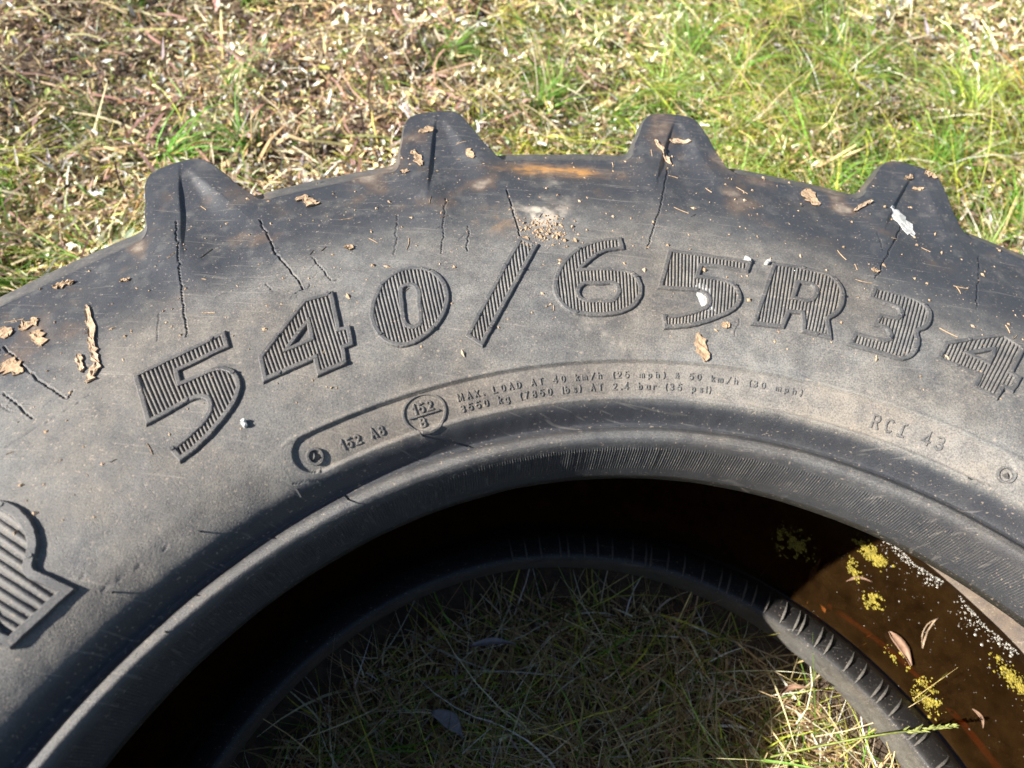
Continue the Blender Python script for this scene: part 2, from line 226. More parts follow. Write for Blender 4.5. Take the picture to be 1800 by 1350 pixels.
def water_mat():
    m, n, l, p = mat("stagnant_water")
    tc = node(n, "ShaderNodeTexCoord").outputs["Object"]
    tr = node(n, "ShaderNodeBsdfTransparent"); tr.inputs[0].default_value = (1, 1, 1, 1)
    gl = node(n, "ShaderNodeBsdfGlossy"); gl.inputs["Roughness"].default_value = .03
    df = node(n, "ShaderNodeBsdfDiffuse"); df.inputs[0].default_value = (.070, .036, .012, 1)
    fr = node(n, "ShaderNodeFresnel"); fr.inputs[0].default_value = 1.33
    ns = noise(n, l, tc, 25, 2); bp = node(n, "ShaderNodeBump"); bp.inputs["Strength"].default_value = .05; bp.inputs["Distance"].default_value = .004
    l.new(ns.outputs[0], bp.inputs["Height"]); l.new(bp.outputs[0], gl.inputs["Normal"]); l.new(bp.outputs[0], fr.inputs["Normal"])
    scum = noise(n, l, tc, 34, 7, .7)
    sr = ramp(n, l, scum.outputs[0], [(.30, (.10,)*3), (.75, (.34,)*3)])
    m1 = node(n, "ShaderNodeMixShader"); l.new(sr.outputs[0], m1.inputs[0]); l.new(tr.outputs[0], m1.inputs[1]); l.new(df.outputs[0], m1.inputs[2])
    m2 = node(n, "ShaderNodeMixShader"); l.new(fr.outputs[0], m2.inputs[0]); l.new(m1.outputs[0], m2.inputs[1]); l.new(gl.outputs[0], m2.inputs[2])
    l.new(m2.outputs[0], n["Material Output"].inputs[0])
    va = node(n, "ShaderNodeVolumeAbsorption"); va.inputs[0].default_value = (.84, .61, .30, 1); va.inputs[1].default_value = 70
    l.new(va.outputs[0], n["Material Output"].inputs[1])
    return m
M_WATER = water_mat()

# ------------------------------------------------------------------ the tyre: shape functions
PR = np.array([(.4250,.416),(.4256,.430),(.4262,.442),(.4268,.4520),(.4278,.4605),(.4298,.4675),(.433,.4705),(.437,.4702),(.4405,.4678),(.4435,.4655),(.4460,.4652),(.4480,.4678),(.4498,.4728),(.4515,.4780),(.4535,.4822),(.4560,.4858),(.4595,.4890),(.464,.4920),(.470,.4953),(.4765,.4982),(.4825,.5000),(.492,.5022),(.505,.504),(.53,.5047),(.56,.502),(.60,.494),(.65,.483),(.70,.471),(.74,.461),(.775,.453),(.81,.4505),(.90,.446)])
ZR = np.linspace(.4250, .90, 4000); ZZ = pchip(PR[:, 0], PR[:, 1], ZR)
PITCH = 18.0; LUG0 = 109.0
def wrapd(th):
    d = (th - LUG0) % PITCH; return np.where(d > PITCH / 2, d - PITCH, d)
def bump(d):
    # outline of a lug end: flat top, steep left flank, longer right flank
    x = [-9, -5.6, -4.6, -3.6, -2.8, -2.1, -1.4, -.7, .2, 1.1, 1.9, 2.6, 3.2, 3.9, 4.8, 9]
    y = [0, .0, .03,   .16, .44, .75, .95, .995, 1.0, .99, .96, .83, .48, .14, .02, 0]
    return pchip(np.array(x, float), np.array(y, float), d)
R0, LUGH = .791, .070
def shift(depth): return 35 * depth + 100 * depth ** 2      # how far the bars sweep round going down
def outline(th, z):
    d = np.clip(.447 - z, 0, 1)
    up = bump(wrapd(th + shift(d))) * sstep(.17, .23, z)
    dl = np.clip(z - .06, 0, 1)
    lo = bump(wrapd(th + 9 + shift(dl))) * sstep(.30, .24, z)
    return R0 + LUGH * np.maximum(up, lo)

def relief(th, r):
    """height (m) added to the smooth sidewall: lug buttresses, band, dents, cracks"""
    d = wrapd(th)
    A = sstep(.690, .765, r) * sstep(.858, .795, r)
    rr = np.clip((.848 - r) / .118, 0, 1.3)
    dc = .1 + 2.1 * rr; ds = -.1 - 2.5 * rr
    Wd = np.clip(dc - ds, .15, None); u = (d - ds) / Wd
    dep = np.clip(Wd / 1.6, 0, 1)
    pil = .0024 * A * sstep(dc - .10, dc + .08, d) * sstep(5.0 + rr, 2.2 + rr, d)
    vee = A * dep * np.where((u > 0) & (u < 1.08), -.0007 + .0050 * sstep(.50, -.05, u), 0) * sstep(dc + .15, dc - .05, d)
    swp = A * .0040 * np.where(u <= 0, np.exp(-(u * Wd / 1.9) ** 2), 0) * dep
    foot = .004 * np.exp(-((d - 2.6) / 1.6) ** 2) * sstep(.63, .70, r) * sstep(.78, .72, r)
    h = pil + vee + swp + foot
    # shallow hollow under the tread edge between two lugs
    h = h - .004 * np.exp(-((np.abs(d) - 9) / 4.0) ** 2) * np.exp(-((r - .735) / .018) ** 2)
    # recessed information band with rounded ends
    m = (r - .4705) / .0118; uu = np.where(th > 96.6, th - 129.75, 63.45 - th) * math.radians(1) * .47
    rnd = np.clip(1 - m * m, 0, 1)
    inside = -uu - .012 * (1 - np.sqrt(rnd))
    h = h - .0022 * sstep(0, .0018, inside) * sstep(1.06, .99, m) * sstep(-1.12, -1.0, m)
    h = h + .0011 * np.exp(-((r - .4838) / .0015) ** 2) * sstep(.004, -.004, uu)
    # lip along the inner border of the band
    h = h + .0007 * np.exp(-((r - .4575) / .0014) ** 2) * sstep(128, 112, th)
    x, y = r * np.cos(np.radians(th)), r * np.sin(np.radians(th))
    h = h + .0022 * (fbm(x * 14, y * 14, 3) - .5) * sstep(.46, .52, r) + .0007 * (fbm(x * 70, y * 70, 3) - .5)
    return h

def cracks(TH, Rr, H):
    todo = [(np.array(p, float), w_) for p, w_ in DATA['cracks']]
    for p, w_ in list(todo):
        if w_ < 1.2: continue
        for _ in range(3):                       # hairline side branches
            k = RNG.integers(1, len(p) - 1); a = p[k]; s_ = RNG.choice([-1, 1]); q = [a]
            for _ in range(RNG.integers(2, 5)): q.append(q[-1] + np.array([s_ * RNG.uniform(.15, .45), -RNG.uniform(.001, .004)]))
            todo.append((np.array(q), .55))
    for pts, wid in todo:
        p = np.array(pts, float); p = np.stack([-np.radians(p[:, 0]) * p[:, 1].mean(), p[:, 1]], 1); rm = p[:, 1].mean()
        q = [p[0]]
        for a, b in zip(p[:-1], p[1:]):
            k = max(2, int(np.hypot(*(b - a)) / .004))
            for i in range(1, k + 1):
                c = a + (b - a) * i / k
                if i < k: c = c + RNG.normal(0, .0005, 2)
                q.append(c)
        q = np.array(q)
        sel = (Rr > q[:, 1].min() - .004) & (Rr < q[:, 1].max() + .004) & (-np.radians(TH) * rm > q[:, 0].min() - .004) & (-np.radians(TH) * rm < q[:, 0].max() + .004)
        ii = np.nonzero(sel)
        if len(ii[0]) == 0: continue
        P = np.stack([-np.radians(TH[ii]) * rm, Rr[ii]], 1)
        best = np.full(len(P), 9.0); tt = np.zeros(len(P)); n = len(q) - 1
        for i in range(n):
            a, b = q[i], q[i + 1]; ab = b - a; t = np.clip(((P - a) @ ab) / (ab @ ab + 1e-12), 0, 1)
            dd = np.hypot(*(P - a - t[:, None] * ab).T); k = dd < best
            best[k] = dd[k]; tt[k] = (i + t[k]) / n
        half = (.00013 + wid * .00023) * (0.55 + .45 * np.sin(np.pi * np.clip(tt, .04, .96)))
        g = np.clip(1 - best / np.maximum(half, .0005), 0, 1)
        H[ii] -= .0026 * min(1.3, (wid / 1.6) ** 1.7) * g ** .8; CRK[ii] = np.maximum(CRK[ii], g * min(1, wid / 1.4))
        H[ii] += .0002 * np.exp(-((best - half * 1.9) / .0012) ** 2) * min(1, wid / 2)
    return H

# ------------------------------------------------------------------ the tyre: one continuous surface, split into parts
tyre = empty("tractor_tyre")
prop(tyre, "weathered black tractor tyre lying flat on the grass, dusty cracked sidewall with moulded numerals", "tyre")

TH = np.concatenate([np.arange(54, 158.001, .075), np.arange(158.6, 413.8, .6)])
NT = len(TH)
ra = np.concatenate([np.arange(.4250, .466, .0007), np.arange(.466, .70, .0012)]); na = len(ra)
wa = np.linspace(0, 1, 78) ** .85; nw = len(wa)
RE = outline(TH, np.full(NT, .447))
Rg = np.concatenate([np.repeat(ra[:, None], NT, 1), .70 + (RE[None, :] - .70) * np.linspace(0, 1, nw + 1)[1:, None]], 0)
Tg = np.repeat(TH[None, :], Rg.shape[0], 0)
Hg = relief(Tg, Rg); CRK = np.zeros_like(Hg); Hg = cracks(Tg, Rg, Hg)
Zg = np.interp(Rg, ZR, ZZ)
dz = np.gradient(ZZ, ZR); nr = -np.interp(Rg, ZR, dz); nn = np.sqrt(1 + nr ** 2)
# chamfer and rounded edge towards the tread
e = RE[None, :] - Rg
lugness = np.clip((RE - R0) / LUGH, 0, 1)[None, :]
flank = 1 + 0 * e
dW = wrapd(TH)[None, :]
Lb = sstep(.02, .30, lugness)
rf_ = np.exp(-((dW + 3.0) / 1.1) ** 2); lf_ = np.exp(-((dW - 3.3) / .9) ** 2)
cham = .034 * (1 - Lb) + .009 * Lb + .024 * rf_ + .012 * lf_
slp = .40 * (1 - Lb) + .62 * Lb + .14 * rf_ + .14 * lf_
drop = np.where(e < cham, slp * (cham - e) + .005 * np.exp(-e / .0022) - .0012 * np.exp(-(cham - e) / .0015), 0) * sstep(-.0001, .0006, cham - e)
Rtop = Rg + Hg * nr / nn; Ztop = Zg + Hg / nn - drop
# slightly wavy edge
NA = Rg.shape[0]
# tread wall rows
ZE = Ztop[-1]
nb = 44; sb = np.linspace(0, 1, nb + 1)[1:]
zb = ZE[None, :] + (.062 - ZE[None, :]) * (sb[:, None] ** 1.25)
Rb = outline(TH[None, :] + 0 * zb, np.minimum(zb + (.447 - ZE[None, :]) * (1 - sb[:, None]), .447))
# lower sidewall down to the lower bead heel
LOW = np.array([(.76,.045),(.74,.028),(.70,.014),(.64,.006),(.58,.004),(.52,.007),(.48,.016),(.46,.022),(.452,.026)])
def lowc(th, r, z):
    """shift the lower bead a little off the axis, as the old tyre sags"""
    k = sstep(.56, .45, r) * sstep(.30, .12, z)
    return r * np.cos(np.radians(th)) - .008 * k, r * np.sin(np.radians(th)) + .012 * k
Rc = np.repeat(LOW[:, 0][:, None], NT, 1); Zc = np.repeat(LOW[:, 1][:, None], NT, 1)
BD = np.array([(.4465,.032),(.4425,.050),(.4400,.070),(.4380,.086),(.4385,.0925),(.4415,.0955),(.447,.0962),(.455,.0955),(.466,.0925),(.476,.0870)])
Rd = np.repeat(BD[:, 0][:, None], NT, 1); Zd = np.repeat(BD[:, 1][:, None], NT, 1)
INN = np.array([(.484,.079),(.492,.068),(.51,.050),(.54,.037),(.58,.034),(.61,.044),(.63,.056),(.648,.070),(.665,.086),(.685,.108),(.705,.137),(.722,.170),(.733,.205),(.738,.245),(.737,.29),(.73,.335),(.715,.375),(.69,.415),(.65,.447),(.60,.465),(.55,.473),(.51,.470),(.485,.458),(.468,.438),(.455,.418),(.443,.405),(.433,.4025),(.4260,.406)])
# denser rows for smoothness
ti = np.arange(len(INN)); tf = np.linspace(0, len(INN) - 1, 84)
INF = np.stack([pchip(ti.astype(float), INN[:, 0], tf), pchip(ti.astype(float), INN[:, 1], tf)], 1)
Re_ = np.repeat(INF[:, 0][:, None], NT, 1); Ze_ = np.repeat(INF[:, 1][:, None], NT, 1)
wv = 1 + .004 * (fbm(TH[None, :] * .12, INF[:, 1][:, None] * 40, 3) - .5)
Re_ = Re_ * wv
RR = np.concatenate([Rtop, Rb, Rc, Rd, Re_], 0); ZZg = np.concatenate([Ztop, zb, Zc, Zd, Ze_], 0)
TT = np.repeat(TH[None, :], RR.shape[0], 0)
X, Y = lowc(TT, RR, ZZg)
NR = RR.shape[0]
P = np.stack([X, Y, ZZg], -1)
# normals of the whole grid, so that neighbouring parts shade as one surface
dth = np.roll(P, -1, 1) - np.roll(P, 1, 1)
drr = np.empty_like(P); drr[1:-1] = P[2:] - P[:-2]; drr[0] = P[1] - P[-1]; drr[-1] = P[0] - P[-2]
NRM = np.cross(drr, dth); NRM /= np.linalg.norm(NRM, axis=-1, keepdims=True) + 1e-12
if NRM[80, 100, 2] < 0: NRM = -NRM
# dirt attributes, plus light and shade painted onto the beads
nx, ny = P[..., 0], P[..., 1]
n1 = fbm(nx * 9 + 40, ny * 9 + 40, 4); n2 = fbm(nx * 28 + 10, ny * 28 + 70, 4); n3 = fbm(nx * 90 + 5, ny * 90 + 5, 3)
rg = RR
edge = .640 + .05 * (n1 - .5) - .03 * sstep(95, 70, TT)
dust_shade = .08 + .45 * sstep(edge + .05, edge - .04, rg) + .16 * sstep(.50, .474, rg) * sstep(.455, .459, rg)
dust_shade = dust_shade + .14 * sstep(104, 84, TT) * sstep(.66, .60, rg)
dust_shade = dust_shade * (1 - .22 * sstep(.52, .48, rg) * sstep(122, 142, TT))
dust_shade = dust_shade * (1 - .85 * sstep(.4575, .4525, rg)) + .34 * np.exp(-((rg - .4350) / .006) ** 2)  # valley colour darkened for its shadow, bead crest lightened as if sunlit
dust_shade = dust_shade * (.72 + .56 * n2) * (.85 + .3 * n1)
dust_shade = dust_shade + .12 * sstep(.55, .75, n3) * sstep(.62, .7, rg)
dust_shade = dust_shade + 0
pale = .55 * np.exp(-(((TT - 103.8) * .0122) ** 2 + (rg - .655) ** 2) / (2 * .017 ** 2)) * sstep(.35, .6, n2) * (.3 + 1.2 * sstep(.42, .58, n3)) * 1.3
pale = pale + .5 * np.exp(-(((TT - 101.5) * .0122) ** 2 / (2 * .006 ** 2) + (rg - .705) ** 2 / (2 * .02 ** 2))) * sstep(.4, .6, n2)
pale = pale + .5 * np.exp(-(((TT - 100.0) * .0085 - (rg - .497) * .9) ** 2 / (2 * .005 ** 2) + (rg - .503) ** 2 / (2 * .012 ** 2))) * sstep(.4, .65, n3)
pale = pale + .35 * sstep(.72, .85, n2) * sstep(.66, .72, rg)
rust = 1.1 * np.exp(-(((TT - 101.3) / 3.3) ** 2 + ((rg - .738 - (TT - 101) * .0012) / .009) ** 2))
rust = rust * (.45 + .9 * sstep(.35, .65, fbm(TT * 1.2, rg * 260, 3)))
rust = rust + .30 * sstep(.4, .6, n3) * np.exp(-(((TT - 107.0) / 1.6) ** 2 + ((rg - .652) / .018) ** 2)) 
rust = rust + .18 * sstep(.55, .8, n2) * sstep(.64, .70, rg)
rust = rust + .055 * (rg < .4825) * (rg > .459) * sstep(129.5, 127, TT) * sstep(63, 66, TT) * (.5 + n2)
crk = sstep(.56, .50, rg) * (.35 + .65 * sstep(110, 150, TT)) + .15
dust_shade[NA:NA + nb] = .42 * (.5 + n1[NA:NA + nb]); pale[NA:] = 0; rust[NA:] = 0
chm = (drop > 0) * sstep(.0, .004, drop)
dust_shade[:NA] = dust_shade[:NA] * (1 - chm * .3) + .20 * chm * (1 - .6 * lugness) * (.5 + n2[:NA])
dust_shade[:NA] *= 1 - .9 * CRK; pale[:NA] *= 1 - CRK; rust[:NA] *= 1 - CRK
i0 = NA + nb; i1 = i0 + len(LOW); i2 = i1 + len(BD)
dust_shade[i1:i2] = np.array([.50, .50, .48, .44, .30, .10, .06, .05, .04, .02])[:, None]  # dusty seat; rows above it darkened to stand in for shade
zin = ZZg[i2:]; sed = sstep(.30, .10, zin) * sstep(.49, .52, rg[i2:])
dust_shade[i2:] = .04 * (.5 + n2[i2:]) + .13 * sed * (.6 + .6 * n1[i2:]) + 1.1 * sstep(.50, .56, rg[i2:]) * sstep(.080, .070, zin) * n2[i2:]
rust[i2:] = .16 * sed
crk[NA:] = .3

# face ids -> parts
IDX = np.arange(NR * NT).reshape(NR, NT)
def region(rows, colmask=None, name="part", mat=M_RUB, parent=tyre):
    """rows: (a, b) face rows; colmask: bool faces array (b-a, NT)"""
    a, b = rows
    r_ = np.arange(a, b); r2 = (r_ + 1) % NR
    c = np.arange(NT); c2 = (c + 1) % NT
    F = np.stack([IDX[r_][:, c], IDX[r_][:, c2], IDX[r2][:, c2], IDX[r2][:, c]], -1)
    F = F[colmask] if colmask is not None else F.reshape(-1, 4)
    u, inv = np.unique(F, return_inverse=True)
    F = inv.reshape(-1, 4)[:, ::-1]
    me = np_mesh(name, P.reshape(-1, 3)[u], F, mat, True, None,
                 dict(dust_shade=dust_shade.ravel()[u], pale=pale.ravel()[u], rust=rust.ravel()[u], crackle=crk.ravel()[u]), NRM.reshape(-1, 3)[u])
    return link(name, me, parent)
rb_row = int(np.searchsorted(ra, .4553))
rl_row = int(np.searchsorted(ra, .6995))
region((0, rb_row), None, "bead")
# sidewall and lug ends share rows
rowsT = (rb_row, NA - 1 + nb)
rT = np.arange(*rowsT)
rc = .5 * (RR[rT] + RR[rT + 1]); zc = .5 * (ZZg[rT] + ZZg[rT + 1])
Td = TT[rT] + np.where(rT[:, None] >= NA - 1, shift(np.clip(.447 - zc - .012, 0, 1)), 0)
isA = np.repeat((rT < NA - 1)[:, None], NT, 1)
dd = wrapd(Td)
lug = np.where(isA, (rc > .728 + .010 * np.abs(dd)) & (np.abs(dd) < 4.2), (np.abs(dd) < 4.2) & (zc > .2))
lugid = np.round((Td - LUG0 - dd) / PITCH).astype(int) % 20
lo_d = wrapd(Td * 0 + TT[rT] + 9 + shift(np.clip(zc - .06, 0, 1)))
region(rowsT, isA & ~lug, "sidewall")
region(rowsT, ~isA & ~lug, "tread")
for k in range(20):
    region(rowsT, lug & (lugid == k), "lug")
region((NA - 1 + nb, i1 - 1), None, "sidewall")
region((i1 - 1, i2), None, "bead", M_LIN)  # darker rubber colour paints in the shade on the lower bead
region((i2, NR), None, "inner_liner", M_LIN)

# surface lookup for everything that sits on the upper sidewall
def surf(th, r):
    th = np.asarray(th, float); r = np.asarray(r, float)
    h = relief(th, r); z = np.interp(r, ZR, ZZ); q = -np.interp(r, ZR, dz); k = np.sqrt(1 + q ** 2)
    n = np.stack([q / k * np.cos(np.radians(th)), q / k * np.sin(np.radians(th)), 1 / k], -1)
    p = np.stack([r * np.cos(np.radians(th)), r * np.sin(np.radians(th)), z], -1)
    return p + n * h[..., None], n
def on(th, r, h):
    p, n = surf(th, r); return p + n * np.asarray(h, float)[..., None]

# knurled toe of the bead: fine slanted ribs
kv, kf = [], []
for i, th in enumerate(np.arange(54, 158, .27)):
    r0 = np.array([.4255, .4262, .4275, .4300]); sl = np.array([0, .1, .2, .3]) * .7
    hh = .0007 * (0.6 + .4 * random.random())
    b0 = len(kv) and sum(len(a) for a in kv)
    L = on(th + sl - .085, r0, np.full(4, -.0002)); T = on(th + sl, r0, np.array([.3, 1, 1, .1]) * hh); Rr_ = on(th + sl + .085, r0, np.full(4, -.0002))
    kv.append(np.concatenate([L, T, Rr_])); 
    for j in range(3):
        kf += [(b0 + j, b0 + j + 1, b0 + 5 + j, b0 + 4 + j), (b0 + 4 + j, b0 + 5 + j, b0 + 9 + j, b0 + 8 + j)]
kn = link("knurl_ribs", np_mesh("knurl_ribs", np.concatenate(kv), np.array(kf), M_RUB, False, None, dict(dust_shade=.22, crackle=.1)), tyre); kn['kind'] = 'stuff'

# ------------------------------------------------------------------ big moulded characters
def smooth_loop(p, straight=.9):
    p = np.asarray(p, float); n = len(p); out = []
    ed = np.roll(p, -1, 0) - p; ln = np.hypot(*ed.T)
    ang = np.array([math.degrees(math.acos(max(-1, min(1, (ed[i - 1] @ ed[i]) / (ln[i - 1] * ln[i] + 1e-12))))) for i in range(n)])
    sm = (ang < 48) & (ang > 4)
    for i in range(n):
        j = (i + 1) % n; a, b = p[i], p[j]; out.append(a)
        if not (sm[i] or sm[j]): continue
        ma = (ed[i] / ln[i] + ed[i - 1] / ln[i - 1]) if sm[i] else ed[i] / ln[i]
        mb = (ed[j] / ln[j] + ed[i] / ln[i]) if sm[j] else ed[i] / ln[i]
        ma = ma / np.hypot(*ma) * ln[i]; mb = mb / np.hypot(*mb) * ln[i]
        for t in (np.arange(1, 5) / 5):
            out.append((2*t**3-3*t**2+1)*a + (t**3-2*t**2+t)*ma + (-2*t**3+3*t**2)*b + (t**3-t**2)*mb)
    return np.array(out)
def subdiv(p, mx=.006):
    out = []
    for a, b in zip(p, np.roll(p, -1, 0)):
        k = max(1, int(np.ceil(np.hypot(*(b - a)) / mx)))
        out += [a + (b - a) * i / k for i in range(k)]
    return np.array(out)
def offs(p, w):
    e1 = p - np.roll(p, 1, 0); e2 = np.roll(p, -1, 0) - p
    n1 = np.stack([-e1[:, 1], e1[:, 0]], 1) / (np.hypot(*e1.T)[:, None] + 1e-9); n2 = np.stack([-e2[:, 1], e2[:, 0]], 1) / (np.hypot(*e2.T)[:, None] + 1e-9)
    m = n1 + n2; m /= np.hypot(*m.T)[:, None] + 1e-9
    k = np.clip((m * n1).sum(1), .42, 1)
    return p + m * (w / k)[:, None]
def area(p): return .5 * np.sum(p[:, 0] * np.roll(p[:, 1], -1) - np.roll(p[:, 0], -1) * p[:, 1])
def crossings(loops, u):
    vs = []
    for p in loops:
        a, b = p, np.roll(p, -1, 0); k = (a[:, 0] > u) != (b[:, 0] > u)
        vs += list(a[k, 1] + (u - a[k, 0]) / (b[k, 0] - a[k, 0]) * (b[k, 1] - a[k, 1]))
    return sorted(vs)

def character(key, name, slant=.13, w=.0034, h=.0021, pitch=.00285, smooth=True, rh=1.0, dustv=.42):
    polys = DATA[key]; al = np.concatenate([np.array(p) for p in polys]); tc_, rc_ = al[:, 0].mean(), al[:, 1].mean()
    loops = []
    for i, p in enumerate(polys):
        p = np.array(p, float); q = np.stack([-np.radians(p[:, 0] - tc_) * rc_, p[:, 1] - rc_], 1)
        q = smooth_loop(q) if smooth else q
        if (area(q) > 0) != (i == 0): q = q[::-1]
        loops.append(subdiv(q))
    def W(q, hh): return on(tc_ - np.degrees(q[:, 0] / rc_), q[:, 1] + rc_, np.broadcast_to(hh, (len(q),)))
    V, F = [], []; base = 0
    for q in loops:
        q = q + RNG.normal(0, .00012, q.shape)
        rows = [W(offs(q, -.0009), -.0006), W(offs(q, -.0001), h * .82), W(offs(q, .0005), h), W(offs(q, w - .0006), h), W(offs(q, w), h * .85), W(offs(q, w + .0005), -.0004)]
        n = len(q); V += rows
        for a in range(5):
            i = np.arange(n); j = (i + 1) % n
            F.append(np.stack([base + a * n + i, base + a * n + j, base + (a + 1) * n + j, base + (a + 1) * n + i], 1))
        base += 6 * n
    me = np_mesh(name, np.concatenate(V), np.concatenate(F), M_RUB, False, None, dict(dust_shade=dustv * .75, crackle=.15))
    o = link(name, me, tyre)
    # ribs inside the outline
    sl = [np.stack([q[:, 0] - slant * q[:, 1], q[:, 1]], 1) for q in [offs(q, w * .85) for q in loops]]
    us = np.concatenate(sl)[:, 0]; V, F = [], []; base = 0
    prof = np.array([(-.40, -.0003), (-.22, .0015), (0, .0018), (.22, .0015), (.40, -.0003)])
    for u in np.arange(us.min() + pitch * .4, us.max(), pitch):
        vs = crossings(sl, u)
        for v0, v1 in zip(vs[::2], vs[1::2]):
            if v1 - v0 < .0012: continue
            k = max(2, int((v1 - v0) / .007) + 1); vv = np.linspace(v0, v1, k)
            for du, hh in prof:
                uu = u + du * pitch + slant * vv + RNG.normal(0, .00006, k)
                V.append(W(np.stack([uu, vv], 1), hh * rh + RNG.normal(0, .00007, k)))
            for a in range(4):
                i = np.arange(k - 1); F.append(np.stack([base + a * k + i, base + (a + 1) * k + i, base + (a + 1) * k + i + 1, base + a * k + i + 1], 1))
            base += 5 * k
    rib = link("ribbing", np_mesh("ribbing", np.concatenate(V), np.concatenate(F), M_RUB, True, None, dict(dust_shade=dustv * 1.3, crackle=.1)), o)
    rib['kind'] = 'stuff'
    # moulding pips on the rim
    q = loops[0]; off = offs(q, w * .5); V, F = [], []; base = 0
    for f in (.12, .37, .66, .88):
        c = off[int(f * len(q))]; a = np.linspace(0, 2 * np.pi, 9)[:-1]; r_ = .0019
        V += [W(c + r_ * np.stack([np.cos(a), np.sin(a)], 1), h - .0002), W(c + r_ * .8 * np.stack([np.cos(a), np.sin(a)], 1), h + .0007), W(np.repeat(c[None], 8, 0), h + .0006)]
        for b in range(2):
            i = np.arange(8); j = (i + 1) % 8
            F.append(np.stack([base + b * 8 + i, base + b * 8 + j, base + b * 8 + 8 + j, base + b * 8 + 8 + i], 1))
        base += 24
    pp = link("moulding_pips", np_mesh("moulding_pips", np.concatenate(V), np.concatenate(F), M_RUB, False, None, dict(dust_shade=.25)), o); pp['kind'] = 'stuff'
    return o
LETTERS = [('5a', "numeral", "moulded ribbed numeral 5, first of the size marking", .10, .40), ('4a', "numeral", "moulded ribbed numeral 4, second of the size marking", .10, .42), ('0', "numeral", "moulded ribbed numeral 0 before the slash", .10, .44),
           ('slash', "slash", None, .11, .46), ('6', "numeral", "moulded ribbed numeral 6 after the slash", .10, .48), ('5b', "numeral", "moulded ribbed numeral 5 with a pale dropping on it", .14, .52),
           ('R', "letter", "moulded ribbed letter R in the size marking", .17, .50), ('3', "numeral", "moulded ribbed numeral 3 after the R", .17, .50), ('4b', "numeral", "moulded ribbed numeral 4, last of the size marking", .22, .50)]
for k, nm, lb, slt, du in LETTERS:
    o = character(k, nm, slt, dustv=du, h=.0024 if k in ('5a', '4a') else .0020, smooth=k[0] not in '4s', rh=.72 if k in ('5b', 'R', '3', '4b') else .92)
    if lb: o['label'] = lb
o = character('Rbig', "letter", -.16, .0055, .0034, .0058, True, dustv=.36); o['label'] = "larger ribbed letter R cut off by the left edge of the picture"

